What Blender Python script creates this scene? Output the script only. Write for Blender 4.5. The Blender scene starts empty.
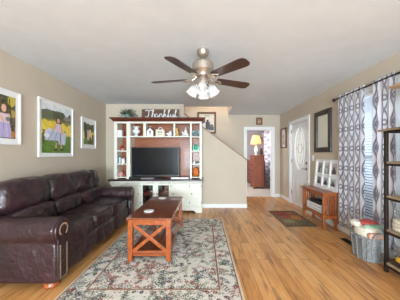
import bpy, bmesh, math, random
import numpy as np
from mathutils import Vector, Matrix, noise
random.seed(7)
PI = math.pi
scn = bpy.context.scene
COL = scn.collection

# ------------------------------------------------------------------ camera
HC = 1.243            # camera height in metres
F = 210.0             # focal length in pixels of a 400 px wide frame
cd = bpy.data.cameras.new('camera'); cam = bpy.data.objects.new('camera', cd); COL.objects.link(cam)
cam.location = (0, 0, HC); cam.rotation_euler = (PI / 2, 0, 0)
cd.sensor_width = 36; cd.lens = 36 * F / 400
cd.shift_x = -4 / 400; cd.shift_y = 5 / 400
cd.clip_start = 0.05
scn.camera = cam

# ------------------------------------------------------------------ light
scn.view_settings.view_transform = 'Standard'; scn.view_settings.look = 'None'
scn.view_settings.gamma = 1; scn.view_settings.use_curve_mapping = False
scn.view_settings.exposure = 0.06
w = bpy.data.worlds.new('world'); scn.world = w; w.use_nodes = True
w.node_tree.nodes['Background'].inputs[0].default_value = (0.76, 0.89, 1.0, 1)
w.node_tree.nodes['Background'].inputs[1].default_value = 1.7

def lamp(name, kind, loc, energy, color=(1, 1, 1), size=None, size_y=None, rot=(0, 0, 0), radius=None):
    l = bpy.data.lights.new(name, kind); l.energy = energy; l.color = color
    if kind == 'AREA':
        l.shape = 'RECTANGLE'; l.size = size; l.size_y = size_y or size
    if radius is not None: l.shadow_soft_size = radius
    o = bpy.data.objects.new(name, l); o.location = loc; o.rotation_euler = rot; COL.objects.link(o)
    return o
lamp('rear_fill_light', 'AREA', (0.0, -5.22, 1.35), 270, (0.73, 0.89, 1.0), 3.6, 2.0, (math.radians(89), 0, 0))  # added area light behind the camera, outside an invented rear window
lamp('side_window_daylight', 'AREA', (2.75, 2.85, 1.4), 60, (0.78, 0.91, 1.0), 1.1, 1.9, (0, PI / 2, 0))
lamp('bedroom_window_daylight', 'AREA', (2.95, 8.4, 1.5), 170, (0.9, 0.95, 1.0), 1.0, 1.5, (0, PI / 2, 0))
lamp('bedroom_fill_light', 'POINT', (0.6, 7.6, 2.2), 85, (1, 0.95, 0.88), radius=0.15)  # added point light without a fixture, brightens the bedroom
lamp('stairwell_fill_light', 'POINT', (0.35, 5.75, 3.5), 42, (1, 0.96, 0.9), radius=0.15)  # added point light out of view, brightens the stairwell
lamp('ceiling_bounce_light', 'AREA', (0.1, -4.2, 1.05), 560, (0.71, 0.88, 1.0), 2.8, 1.6, (math.radians(126), 0, 0))  # unseen fill panel added behind the camera, tilted up and forward
lamp('front_door_daylight', 'AREA', (2.75, 5.02, 1.4), 40, (0.9, 0.96, 1.0), 0.9, 1.6, (0, PI / 2, 0))

# ------------------------------------------------------------------ helpers
def lin(c):
    return tuple(((v / 255) / 12.92 if v / 255 <= 0.04045 else ((v / 255 + 0.055) / 1.055) ** 2.4) for v in c)

def nodes(m):
    m.use_nodes = True
    nt = m.node_tree
    return nt, nt.nodes, nt.links, nt.nodes['Principled BSDF']

def mat(name, rgb, rough=0.6, metal=0.0, var=0.06, scale=12.0, bump=0.0, bscale=60.0, coat=0.0, stretch=None, trans=0.0, spec=0.5):
    m = bpy.data.materials.new(name); nt, N, L, b = nodes(m)
    b.inputs['Roughness'].default_value = rough; b.inputs['Metallic'].default_value = metal
    b.inputs['Coat Weight'].default_value = coat
    b.inputs['Specular IOR Level'].default_value = spec
    b.inputs['Transmission Weight'].default_value = trans
    tc = N.new('ShaderNodeTexCoord'); mp = N.new('ShaderNodeMapping'); L.new(tc.outputs['Object'], mp.inputs[0])
    if stretch: mp.inputs['Scale'].default_value = stretch
    nz = N.new('ShaderNodeTexNoise'); nz.inputs['Scale'].default_value = scale; nz.inputs['Detail'].default_value = 5
    L.new(mp.outputs[0], nz.inputs[0])
    cr = N.new('ShaderNodeValToRGB'); c = lin(rgb)
    cr.color_ramp.elements[0].position = 0.3; cr.color_ramp.elements[1].position = 0.7
    cr.color_ramp.elements[0].color = tuple(v * (1 - var * 2) for v in c) + (1,)
    cr.color_ramp.elements[1].color = tuple(min(1, v * (1 + var * 2)) for v in c) + (1,)
    L.new(nz.outputs[0], cr.inputs[0]); L.new(cr.outputs[0], b.inputs['Base Color'])
    if bump:
        n2 = N.new('ShaderNodeTexNoise'); n2.inputs['Scale'].default_value = bscale; n2.inputs['Detail'].default_value = 4
        L.new(mp.outputs[0], n2.inputs[0])
        bp = N.new('ShaderNodeBump'); bp.inputs['Strength'].default_value = bump; bp.inputs['Distance'].default_value = 0.02
        L.new(n2.outputs[0], bp.inputs['Height']); L.new(bp.outputs[0], b.inputs['Normal'])
    return m

def wood(name, rgb, rough=0.35, stretch=(12, 1.2, 12), var=0.22, coat=0.1):
    return mat(name, rgb, rough, var=var, scale=4.0, stretch=stretch, coat=coat)

def painted(name, rough=0.6, coat=0.0):
    m = bpy.data.materials.new(name); nt, N, L, b = nodes(m)
    a = N.new('ShaderNodeAttribute'); a.attribute_name = 'Col'
    nz = N.new('ShaderNodeTexNoise'); nz.inputs['Scale'].default_value = 180
    hs = N.new('ShaderNodeHueSaturation'); mr = N.new('ShaderNodeMapRange')
    mr.inputs[3].default_value = 0.9; mr.inputs[4].default_value = 1.1
    L.new(nz.outputs[0], mr.inputs[0]); L.new(mr.outputs[0], hs.inputs['Value'])
    L.new(a.outputs['Color'], hs.inputs['Color']); L.new(hs.outputs[0], b.inputs['Base Color'])
    b.inputs['Roughness'].default_value = rough; b.inputs['Coat Weight'].default_value = coat
    return m

def glassy(name, tint=(1, 1, 1), gloss=0.12, rough=0.03):
    m = bpy.data.materials.new(name); nt, N, L, b = nodes(m)
    N.remove(b); out = N['Material Output']
    t = N.new('ShaderNodeBsdfTransparent'); t.inputs[0].default_value = (*tint, 1)
    g = N.new('ShaderNodeBsdfGlossy'); g.inputs['Roughness'].default_value = rough
    fr = N.new('ShaderNodeFresnel'); fr.inputs[0].default_value = 1.45
    ad = N.new('ShaderNodeMath'); ad.operation = 'ADD'; ad.inputs[1].default_value = gloss * 0.3; ad.use_clamp = True
    L.new(fr.outputs[0], ad.inputs[0])
    mx = N.new('ShaderNodeMixShader'); L.new(ad.outputs[0], mx.inputs[0]); L.new(t.outputs[0], mx.inputs[1]); L.new(g.outputs[0], mx.inputs[2])
    L.new(mx.outputs[0], out.inputs[0])
    return m

def translucent(name, rgb, amount=0.5, attr=False, rough=0.8):
    m = bpy.data.materials.new(name); nt, N, L, b = nodes(m); out = N['Material Output']
    b.inputs['Roughness'].default_value = rough
    t = N.new('ShaderNodeBsdfTranslucent')
    if attr:
        a = N.new('ShaderNodeAttribute'); a.attribute_name = 'Col'
        L.new(a.outputs['Color'], b.inputs['Base Color']); L.new(a.outputs['Color'], t.inputs[0])
    else:
        nz = N.new('ShaderNodeTexNoise'); nz.inputs['Scale'].default_value = 20
        cr = N.new('ShaderNodeValToRGB'); c = lin(rgb)
        cr.color_ramp.elements[0].color = tuple(v * 0.95 for v in c) + (1,); cr.color_ramp.elements[1].color = c + (1,)
        L.new(nz.outputs[0], cr.inputs[0]); L.new(cr.outputs[0], b.inputs['Base Color']); L.new(cr.outputs[0], t.inputs[0])
    mx = N.new('ShaderNodeMixShader'); mx.inputs[0].default_value = amount
    L.new(b.outputs[0], mx.inputs[1]); L.new(t.outputs[0], mx.inputs[2]); L.new(mx.outputs[0], out.inputs[0])
    return m

class MB:
    """collects shapes into one mesh"""
    def __init__(s): s.v = []; s.f = []
    def add(s, vs, fs):
        n = len(s.v); s.v += [tuple(v) for v in vs]; s.f += [tuple(i + n for i in f) for f in fs]; return s
    def box(s, x0, x1, y0, y1, z0, z1):
        vs = [(x, y, z) for z in (z0, z1) for y in (y0, y1) for x in (x0, x1)]
        return s.add(vs, [(0, 2, 3, 1), (4, 5, 7, 6), (0, 1, 5, 4), (2, 6, 7, 3), (0, 4, 6, 2), (1, 3, 7, 5)])
    def bar(s, a, b, w, h=None, up=(0, 0, 1)):
        h = h or w; a = Vector(a); b = Vector(b); d = (b - a).normalized(); u = Vector(up)
        if abs(d.dot(u)) > 0.98: u = Vector((0, 1, 0))
        r = d.cross(u).normalized(); u = r.cross(d)
        vs = [p + r * sx * w / 2 + u * sz * h / 2 for p in (a, b) for sx, sz in ((-1, -1), (1, -1), (1, 1), (-1, 1))]
        return s.add(vs, [(3, 2, 1, 0), (4, 5, 6, 7), (0, 1, 5, 4), (1, 2, 6, 5), (2, 3, 7, 6), (3, 0, 4, 7)])
    def tube(s, pts, r, n=8, closed=False):
        pts = [Vector(p) for p in pts]; rr = r if isinstance(r, (list, tuple)) else [r] * len(pts)
        vs = []; prev = None; m = len(pts)
        for i, p in enumerate(pts):
            if closed: d = (pts[(i + 1) % m] - pts[i - 1]).normalized()
            else: d = (pts[min(i + 1, m - 1)] - pts[max(i - 1, 0)]).normalized()
            if prev is None:
                u = Vector((0, 0, 1)) if abs(d.z) < 0.9 else Vector((1, 0, 0))
            else: u = prev
            rt = d.cross(u).normalized(); u = rt.cross(d).normalized(); prev = u
            vs += [p + (rt * math.cos(2 * PI * k / n) + u * math.sin(2 * PI * k / n)) * rr[i] for k in range(n)]
        fs = []
        for i in range(m if closed else m - 1):
            j = (i + 1) % m
            fs += [(i * n + k, i * n + (k + 1) % n, j * n + (k + 1) % n, j * n + k) for k in range(n)]
        if not closed: fs += [tuple(range(n))[::-1], tuple((m - 1) * n + k for k in range(n))]
        return s.add(vs, fs)
    def lathe(s, prof, c=(0, 0, 0), n=20, axis='z', sx=1, sy=1):
        vs = []
        for r, z in prof:
            for k in range(n):
                a = 2 * PI * k / n; p = (r * math.cos(a) * sx, r * math.sin(a) * sy, z)
                if axis == 'x': p = (z, p[0], p[1])
                if axis == 'y': p = (p[0], z, p[1])
                vs.append((p[0] + c[0], p[1] + c[1], p[2] + c[2]))
        fs = []
        for i in range(len(prof) - 1):
            fs += [(i * n + k, i * n + (k + 1) % n, (i + 1) * n + (k + 1) % n, (i + 1) * n + k) for k in range(n)]
        fs += [tuple(range(n))[::-1], tuple((len(prof) - 1) * n + k for k in range(n))]
        return s.add(vs, fs)
    def prism(s, poly, a0, a1, axis='y'):
        """poly in the two other axes (order x,y,z without axis), extruded a0..a1"""
        def P(p, a):
            return {'x': (a, p[0], p[1]), 'y': (p[0], a, p[1]), 'z': (p[0], p[1], a)}[axis]
        n = len(poly); vs = [P(p, a0) for p in poly] + [P(p, a1) for p in poly]
        fs = [tuple(range(n))[::-1], tuple(range(n, 2 * n))] + [(i, (i + 1) % n, n + (i + 1) % n, n + i) for i in range(n)]
        return s.add(vs, fs)
    def puff(s, c, size, e=5.0, n=10, rot=None, wr=0.0, seed=0):
        """rounded cushion: a subdivided cube pressed onto a superellipsoid"""
        hs = [x / 2 for x in size]; idx = {}; vs = []; fs = []
        def V(i, j, k):
            key = (i, j, k)
            if key not in idx:
                p = Vector([2 * t / n - 1 for t in key])
                q = Vector([math.sin(t * PI / 2) for t in p]) if False else p
                m = (abs(q.x) ** e + abs(q.y) ** e + abs(q.z) ** e) ** (1 / e)
                q = q / m * max(abs(q.x), abs(q.y), abs(q.z)) if m else q
                q = Vector((q.x * hs[0], q.y * hs[1], q.z * hs[2]))
                if wr: q += q.normalized() * noise.noise(q * 9 + Vector((seed, 0, 0))) * wr
                if rot: q.rotate(Matrix.Rotation(rot[1], 3, rot[0]))
                idx[key] = len(vs); vs.append(q + Vector(c))
            return idx[key]
        R = range(n)
        for a in R:
            for b in R:
                fs += [(V(a, b, 0), V(a, b + 1, 0), V(a + 1, b + 1, 0), V(a + 1, b, 0)), (V(a, b, n), V(a + 1, b, n), V(a + 1, b + 1, n), V(a, b + 1, n)),
                       (V(a, 0, b), V(a + 1, 0, b), V(a + 1, 0, b + 1), V(a, 0, b + 1)), (V(a, n, b), V(a, n, b + 1), V(a + 1, n, b + 1), V(a + 1, n, b)),
                       (V(0, a, b), V(0, a, b + 1), V(0, a + 1, b + 1), V(0, a + 1, b)), (V(n, a, b), V(n, a + 1, b), V(n, a + 1, b + 1), V(n, a, b + 1))]
        return s.add(vs, fs)
    def ball(s, c, r, n=10, sc=(1, 1, 1)):
        prof = [(max(1e-4, r * math.sin(PI * i / n)), -r * math.cos(PI * i / n)) for i in range(n + 1)]
        vs = len(s.v); s.lathe(prof, (0, 0, 0), n + 4)
        for i in range(vs, len(s.v)):
            p = s.v[i]; s.v[i] = (p[0] * sc[0] + c[0], p[1] * sc[1] + c[1], p[2] * sc[2] + c[2])
        return s
    def build(s, name, m, parent=None, bevel=0.0, smooth=False, loc=None, seg=2, angle=35):
        me = bpy.data.meshes.new(name); me.from_pydata(s.v, [], s.f); me.update()
        bm = bmesh.new(); bm.from_mesh(me); bmesh.ops.recalc_face_normals(bm, faces=bm.faces); bm.to_mesh(me); bm.free()
        me.materials.append(m)
        o = bpy.data.objects.new(name, me); COL.objects.link(o)
        if parent is not None:
            o.parent = parent
            if loc is None:       # geometry was given in world coordinates
                wl = parent.location.copy(); p = parent.parent
                while p is not None: wl += p.location; p = p.parent
                me.transform(Matrix.Translation(-wl))
        if loc is not None: o.location = loc
        if bevel:
            b = o.modifiers.new('bevel', 'BEVEL'); b.width = bevel; b.segments = seg; b.limit_method = 'ANGLE'; b.angle_limit = math.radians(40)
        if smooth:
            for p in me.polygons: p.use_smooth = True
            try: me.set_sharp_from_angle(angle=math.radians(angle))
            except Exception: pass
        return o

def tag(o, label, cat, group=None, kind=None):
    o['label'] = label; o['category'] = cat
    if group: o['group'] = group
    if kind: o['kind'] = kind
    return o
def thing(name, label, cat, loc=(0, 0, 0), group=None, rz=0):
    o = bpy.data.objects.new(name, None); COL.objects.link(o); o.location = loc; o.rotation_euler = (0, 0, rz)
    o.empty_display_size = 0.1
    return tag(o, label, cat, group)
def struct(name, mb, m, parent=None, **k):
    o = mb.build(name, m, parent, **k)
    if parent is None: o['kind'] = 'structure'
    return o

def canvas(name, origin, du, dv, nu, nv, fn, m, parent=None, offset=None):
    """a painted cloth / print: grid of vertices with a colour each. fn(U,V)-> (nv+1,nu+1,3) sRGB 0..255"""
    U, V = np.meshgrid(np.linspace(0, 1, nu + 1), np.linspace(0, 1, nv + 1))
    o3 = np.array(origin, float); du = np.array(du, float); dv = np.array(dv, float)
    P = o3 + U[..., None] * du + V[..., None] * dv
    if offset is not None: P = P + offset(U, V)
    rgb = np.clip(fn(U, V), 0, 255) / 255.0
    rgb = np.where(rgb <= 0.04045, rgb / 12.92, ((rgb + 0.055) / 1.055) ** 2.4)
    wl = Vector((0, 0, 0)); p = parent
    while p is not None: wl += p.location; p = p.parent
    P = P - np.array(wl)
    me = bpy.data.meshes.new(name)
    idx = np.arange((nu + 1) * (nv + 1)).reshape(nv + 1, nu + 1)
    f = np.stack([idx[:-1, :-1], idx[:-1, 1:], idx[1:, 1:], idx[1:, :-1]], -1).reshape(-1, 4)
    me.from_pydata([tuple(v) for v in P.reshape(-1, 3).tolist()], [], f.tolist()); me.update()
    ca = me.color_attributes.new('Col', 'FLOAT_COLOR', 'POINT')
    col = np.ones(((nu + 1) * (nv + 1), 4), np.float32); col[:, :3] = rgb.reshape(-1, 3)
    ca.data.foreach_set('color', col.reshape(-1))
    me.materials.append(m)
    for p_ in me.polygons: p_.use_smooth = True
    o = bpy.data.objects.new(name, me); COL.objects.link(o); o.parent = parent
    return o

def paint(img, U, V, shapes):
    for sh in shapes:
        k = sh[0]
        if k == 'e':
            _, cx, cy, rx, ry, c = sh; m = ((U - cx) / rx) ** 2 + ((V - cy) / ry) ** 2 < 1
        elif k == 'r':
            _, x0, x1, y0, y1, c = sh; m = (U > x0) & (U < x1) & (V > y0) & (V < y1)
        elif k == 'l':
            _, x0, y0, x1, y1, wd, c = sh
            dx, dy = x1 - x0, y1 - y0; t = np.clip(((U - x0) * dx + (V - y0) * dy) / (dx * dx + dy * dy), 0, 1)
            m = (U - x0 - t * dx) ** 2 + (V - y0 - t * dy) ** 2 < wd * wd
        elif k == 't':     # trapezoid cx, y0, half0, y1, half1
            _, cx, y0, h0, y1, h1, c = sh; t = (V - y0) / (y1 - y0)
            m = (t > 0) & (t < 1) & (np.abs(U - cx) < h0 + (h1 - h0) * t)
        img[m] = c
    return img
def mottled(U, V, seed, scale=14, amp=18):
    r = np.random.RandomState(seed); a = np.zeros_like(U)
    for i in range(9):
        fx, fy = r.uniform(-scale, scale, 2); a += np.sin(2 * PI * (fx * U + fy * V) + r.uniform(0, 6.28)) * r.uniform(.3, 1)
    return a[..., None] / 3 * amp

# ------------------------------------------------------------------ materials
M = {}
M['wall'] = mat('wall_paint', (203, 189, 171), 0.85, var=0.012, scale=3, bump=0.03, bscale=200)
M['wall_cool'] = mat('wall_paint_bedroom', (176, 170, 176), 0.85, var=0.012, scale=3)
M['ceil'] = mat('ceiling_paint', (226, 231, 236), 0.9, var=0.012, scale=6, bump=0.10, bscale=90)
M['white'] = mat('white_trim_paint', (240, 240, 240), 0.4, var=0.01)
M['cream'] = mat('cream_cabinet_paint', (234, 230, 216), 0.45, var=0.02)
M['outer'] = mat('outer_plaster', (200, 198, 194), 0.9, var=0.02)
M['darkwood'] = wood('dark_walnut_wood', (62, 34, 28), 0.3, (1.2, 12, 12))
M['crown'] = wood('cherry_crown_wood', (100, 46, 30), 0.3, (1.2, 12, 12))
M['cherry'] = wood('cherry_back_wood', (152, 78, 34), 0.35, (1.0, 8, 14), var=0.2)
M['table'] = wood('reddish_oak_wood', (158, 78, 32), 0.28, (9, 1.0, 9), var=0.18, coat=0.3)
M['tabletop'] = wood('reddish_oak_top', (126, 64, 36), 0.22, (9, 0.8, 9), var=0.16, coat=0.4)
M['console'] = wood('orange_oak_wood', (160, 86, 44), 0.35, (9, 1.0, 9), var=0.2)
M['cap'] = wood('oak_cap_wood', (158, 116, 78), 0.4, (1.2, 9, 9), var=0.12)
M['frame_dark'] = wood('espresso_frame_wood', (48, 36, 32), 0.35, (8, 2, 2), var=0.15)
M['frame_brown'] = wood('brown_frame_wood', (96, 62, 44), 0.5, (8, 2, 8))
M['tan'] = wood('tan_shelf_wood', (186, 150, 112), 0.5, (8, 1.2, 8), var=0.1)
M['shelfwood'] = wood('weathered_shelf_wood', (150, 128, 102), 0.55, (8, 1.2, 8), var=0.15)
M['iron'] = mat('dark_bronze_iron', (52, 42, 38), 0.4, 0.6, var=0.05)
M['blade'] = wood('walnut_blade_wood', (66, 40, 32), 0.35, (3, 3, 3), var=0.15)
M['nickel'] = mat('brushed_nickel', (192, 180, 168), 0.38, 0.9, var=0.05, scale=30)
M['chrome'] = mat('door_hardware_nickel', (130, 122, 115), 0.3, 0.9, var=0.03)
M['black'] = mat('black_plastic', (22, 22, 24), 0.35, var=0.05)
M['screen'] = mat('screen_glass', (14, 15, 17), 0.22, var=0.02, spec=0.2)
M['grey_plastic'] = mat('grey_plastic', (120, 122, 126), 0.4, var=0.03)
M['white_cer'] = mat('white_ceramic', (242, 241, 240), 0.3, var=0.02)
M['cream_cer'] = mat('cream_ceramic', (232, 222, 198), 0.4, var=0.03)
M['yellow_cer'] = mat('yellow_ceramic', (220, 184, 116), 0.4, var=0.08)
M['green_glass'] = mat('green_glazed_ceramic', (38, 150, 112), 0.25, var=0.15, scale=30)
M['teal_tin'] = mat('teal_painted_tin', (58, 98, 98), 0.35, var=0.12)
M['orange_cer'] = mat('orange_glazed_ceramic', (206, 108, 32), 0.35, var=0.1)
M['red_cer'] = mat('red_painted_ceramic', (170, 52, 44), 0.4, var=0.1)
M['blue_cer'] = mat('blue_painted_ceramic', (70, 120, 150), 0.4, var=0.1)
M['pink_cer'] = mat('pink_painted_ceramic', (214, 160, 152), 0.5, var=0.1)
M['leaf'] = mat('plant_leaf', (58, 88, 60), 0.5, var=0.3, scale=40)
M['leaf_pale'] = mat('pale_dried_leaf', (120, 128, 104), 0.7, var=0.25, scale=40)
M['pot'] = mat('glazed_blue_pot', (128, 160, 156), 0.35, var=0.1)
M['mirror'] = mat('mirror_silver', (225, 228, 225), 0.02, 1.0, var=0.0)
M['wicker'] = mat('grey_wicker', (140, 140, 140), 0.8, var=0.22, scale=50, bump=0.5, bscale=80)
M['cream_knit'] = mat('cream_knit_blanket', (226, 216, 196), 0.9, var=0.08, scale=60, bump=0.4, bscale=120)
M['red_knit'] = mat('coral_red_knit_blanket', (206, 92, 84), 0.9, var=0.1, scale=60, bump=0.4, bscale=120)
M['mint_knit'] = mat('mint_green_knit', (150, 186, 160), 0.9, var=0.1, scale=60, bump=0.4, bscale=120)
M['peach_knit'] = mat('peach_knit', (214, 160, 136), 0.9, var=0.12, scale=60, bump=0.4, bscale=120)
M['yellow_cloth'] = mat('mustard_cloth', (216, 170, 60), 0.9, var=0.1, scale=40, bump=0.3)
M['print'] = painted('photo_print', 0.35, 0.1)
M['rug'] = painted('woven_rug', 0.95)
M['lampshade'] = translucent('cream_lampshade', (246, 226, 178), 0.5)
M['carpet'] = mat('bedroom_carpet', (206, 198, 192), 0.95, var=0.06, scale=120, bump=0.4, bscale=300)
M['glass'] = glassy('window_glass')
M['darkglass'] = glassy('cabinet_glass', (0.75, 0.8, 0.78), 0.3)
M['nail'] = mat('antique_brass_nail', (176, 150, 128), 0.35, 0.7, var=0.05)
M['bun'] = wood('bun_foot_wood', (150, 78, 38), 0.3, (6, 6, 6))

def leather():
    m = bpy.data.materials.new('burgundy_brown_leather'); nt, N, L, b = nodes(m)
    tc = N.new('ShaderNodeTexCoord')
    nz = N.new('ShaderNodeTexNoise'); nz.inputs['Scale'].default_value = 5; nz.inputs['Detail'].default_value = 6
    L.new(tc.outputs['Object'], nz.inputs[0])
    cr = N.new('ShaderNodeValToRGB'); cr.color_ramp.elements[0].position = 0.3; cr.color_ramp.elements[1].position = 0.75
    cr.color_ramp.elements[0].color = (*lin((36, 19, 22)), 1); cr.color_ramp.elements[1].color = (*lin((58, 36, 42)), 1)
    L.new(nz.outputs[0], cr.inputs[0]); L.new(cr.outputs[0], b.inputs['Base Color'])
    b.inputs['Roughness'].default_value = 0.31; b.inputs['Specular IOR Level'].default_value = 0.6
    v = N.new('ShaderNodeTexVoronoi'); v.inputs['Scale'].default_value = 160; L.new(tc.outputs['Object'], v.inputs['Vector'])
    n2 = N.new('ShaderNodeTexNoise'); n2.inputs['Scale'].default_value = 9; n2.inputs['Detail'].default_value = 3; L.new(tc.outputs['Object'], n2.inputs[0])
    b1 = N.new('ShaderNodeBump'); b1.inputs['Strength'].default_value = 0.15; b1.inputs['Distance'].default_value = 0.004; L.new(v.outputs[0], b1.inputs['Height'])
    b2 = N.new('ShaderNodeBump'); b2.inputs['Strength'].default_value = 0.55; b2.inputs['Distance'].default_value = 0.05; L.new(n2.outputs[0], b2.inputs['Height'])
    L.new(b1.outputs[0], b2.inputs['Normal']); L.new(b2.outputs[0], b.inputs['Normal'])
    return m
M['leather'] = leather()

def floor_mat():
    m = bpy.data.materials.new('oak_plank_floor'); nt, N, L, b = nodes(m)
    tc = N.new('ShaderNodeTexCoord'); mp = N.new('ShaderNodeMapping'); L.new(tc.outputs['Object'], mp.inputs[0])
    mp.inputs['Rotation'].default_value = (0, 0, PI / 2)
    br = N.new('ShaderNodeTexBrick'); L.new(mp.outputs[0], br.inputs['Vector'])
    br.inputs['Scale'].default_value = 1.0; br.inputs['Brick Width'].default_value = 1.25; br.inputs['Row Height'].default_value = 0.127
    br.inputs['Mortar Size'].default_value = 0.002; br.inputs['Mortar Smooth'].default_value = 0.1; br.inputs['Bias'].default_value = 0.0
    br.inputs['Color1'].default_value = (0, 0, 0, 1); br.inputs['Color2'].default_value = (1, 1, 1, 1); br.inputs['Mortar'].default_value = (0.5, 0.5, 0.5, 1)
    br.offset = 0.37; br.offset_frequency = 2
    cr = N.new('ShaderNodeValToRGB'); e = cr.color_ramp.elements
    e[0].position = 0; e[0].color = (*lin((160, 98, 52)), 1); e[1].position = 1; e[1].color = (*lin((230, 180, 122)), 1)
    k = e.new(0.5); k.color = (*lin((214, 152, 88)), 1)
    # grain, stretched along the plank, shifted per plank
    mg = N.new('ShaderNodeMapping'); L.new(tc.outputs['Object'], mg.inputs[0]); mg.inputs['Scale'].default_value = (20, 2.6, 1)
    ad = N.new('ShaderNodeVectorMath'); ad.operation = 'ADD'; L.new(mg.outputs[0], ad.inputs[0])
    sc = N.new('ShaderNodeVectorMath'); sc.operation = 'SCALE'; sc.inputs['Scale'].default_value = 37; L.new(br.outputs['Color'], sc.inputs[0]); L.new(sc.outputs[0], ad.inputs[1])
    nz = N.new('ShaderNodeTexNoise'); nz.inputs['Scale'].default_value = 1.0; nz.inputs['Detail'].default_value = 7; nz.inputs['Roughness'].default_value = 0.62
    nz.inputs['Distortion'].default_value = 0.6; L.new(ad.outputs[0], nz.inputs[0])
    mr = N.new('ShaderNodeMapRange'); mr.inputs[1].default_value = 0.25; mr.inputs[2].default_value = 0.75; mr.inputs[3].default_value = -0.35; mr.inputs[4].default_value = 0.35
    L.new(nz.outputs[0], mr.inputs[0])
    s0 = N.new('ShaderNodeSeparateColor'); L.new(br.outputs['Color'], s0.inputs[0])
    sm = N.new('ShaderNodeMath'); sm.operation = 'ADD'; pk_ = N.new('ShaderNodeMapRange'); pk_.inputs[3].default_value = 0.25; pk_.inputs[4].default_value = 0.75; L.new(s0.outputs[0], pk_.inputs[0])
    L.new(pk_.outputs[0], sm.inputs[0]); L.new(mr.outputs[0], sm.inputs[1])
    L.new(sm.outputs[0], cr.inputs[0])
    # broad blotches and knots
    nb = N.new('ShaderNodeTexNoise'); nb.inputs['Scale'].default_value = 3.2; nb.inputs['Detail'].default_value = 2; L.new(ad.outputs[0], nb.inputs[0])
    nb.inputs['Scale'].default_value = 0.9
    mk = N.new('ShaderNodeMapRange'); mk.inputs[1].default_value = 0.56; mk.inputs[2].default_value = 0.72; L.new(nb.outputs[0], mk.inputs[0])
    mkm = N.new('ShaderNodeMath'); mkm.operation = 'MULTIPLY'; mkm.inputs[1].default_value = 0.7; L.new(mk.outputs[0], mkm.inputs[0])
    mx = N.new('ShaderNodeMix'); mx.data_type = 'RGBA'; L.new(mkm.outputs[0], mx.inputs[0]); L.new(cr.outputs[0], mx.inputs[6])
    mx.inputs[7].default_value = (*lin((112, 66, 38)), 1)
    m2 = N.new('ShaderNodeMix'); m2.data_type = 'RGBA'; L.new(br.outputs['Fac'], m2.inputs[0]); L.new(mx.outputs[2], m2.inputs[6]); m2.inputs[7].default_value = (*lin((86, 52, 30)), 1)
    L.new(m2.outputs[2], b.inputs['Base Color'])
    b.inputs['Roughness'].default_value = 0.33; b.inputs['Specular IOR Level'].default_value = 0.5
    bp = N.new('ShaderNodeBump'); bp.inputs['Strength'].default_value = 0.12; bp.inputs['Distance'].default_value = 0.01; L.new(nz.outputs[0], bp.inputs['Height']); L.new(bp.outputs[0], b.inputs['Normal'])
    return m
M['floor'] = floor_mat()

# ------------------------------------------------------------------ room shell
XL, XR, YB, YF, YR, H = -2.31, 2.262, 4.95, 6.25, -5.0, 2.44
T = 0.12
struct('floor', MB().box(XL - T, XR + T, YR - T, YF + 0.02, -0.1, 0), M['floor'])
struct('floor_bedroom', MB().box(-0.6, 2.72, YF + 0.02, 9.7, -0.1, 0.008), M['carpet'])
SX, SY = 0.71, 5.2
struct('ceiling', MB().box(XL - T, XR + T, YR - T, SY, H, H + 0.02).box(SX, XR + T, SY, YF + T, H, H + 0.02), M['ceil'])
struct('ceiling_stairwell', MB().box(XL - T, SX + T, SY - T, YF + T, 4.6, 4.7), M['ceil'])
struct('ceiling_bedroom', MB().box(-0.6, 2.72, YF + T, 9.7, H, H + 0.1), M['ceil'])
struct('wall_left', MB().box(XL - T, XL, YR - T, YF + T, 0, H), M['wall'])
# right wall with the window and the front door openings
WY0, WY1, WZ0, WZ1 = 2.46, 3.26, 0.30, 2.10
DY0, DY1, DZ = 4.565, 5.475, 2.03
mb = MB()
mb.box(XR, XR + T, YR - T, WY0, 0, H).box(XR, XR + T, WY0, WY1, 0, WZ0).box(XR, XR + T, WY0, WY1, WZ1, H)
mb.box(XR, XR + T, WY1, DY0, 0, H).box(XR, XR + T, DY0, DY1, DZ, H).box(XR, XR + T, DY1, YF + T, 0, H)
struct('wall_right', mb, M['wall'])
# back wall: full height behind the hutch, then the sloped knee wall of the stair
JX = -0.47
def slope(x): return 1.124 + (1.0 - x) * 0.735
struct('wall_back', MB().box(XL, JX, YB, YB + T, 0, H).prism([(JX, 0), (1.0, 0), (1.0, slope(1.0)), (JX, slope(JX))], YB, YB + T, 'y'), M['wall'])
cap = MB().prism([(JX, slope(JX)), (1.02, slope(1.02)), (1.02, slope(1.02) + 0.03), (JX, slope(JX) + 0.03)], YB - 0.025, YB + T + 0.02, 'y')
struct('trim_1', cap, M['cap'], bevel=0.006)
# stairs behind the knee wall
mb = MB()
for i in range(12):
    mb.box(XL if i == 11 else 0.98 - 0.26 * (i + 1), 0.98 - 0.26 * i, YB + T, YF, 0.19 * i, 0.19 * (i + 1))
struct('stairs', mb, M['carpet'], bevel=0.01)
# far wall with the bedroom doorway
OX0, OX1, OZ = 1.265, 2.02, 2.0
mb = MB().box(XL, OX0, YF, YF + T, 0, H).box(OX0, OX1, YF, YF + T, OZ, H).box(OX1, XR, YF, YF + T, 0, H)
struct('wall_far', mb, M['wall'])
mb = MB().box(XL - T, SX + T, YF, YF + T, H, 4.6).box(SX, SX + T, SY, YF, H + 0.02, 4.6).box(XL - T, XL, SY, YF, H, 4.6).box(XL, SX + T, SY - T, SY, H + 0.02, 4.6)
struct('wall_stairwell', mb, M['wall'])
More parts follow.
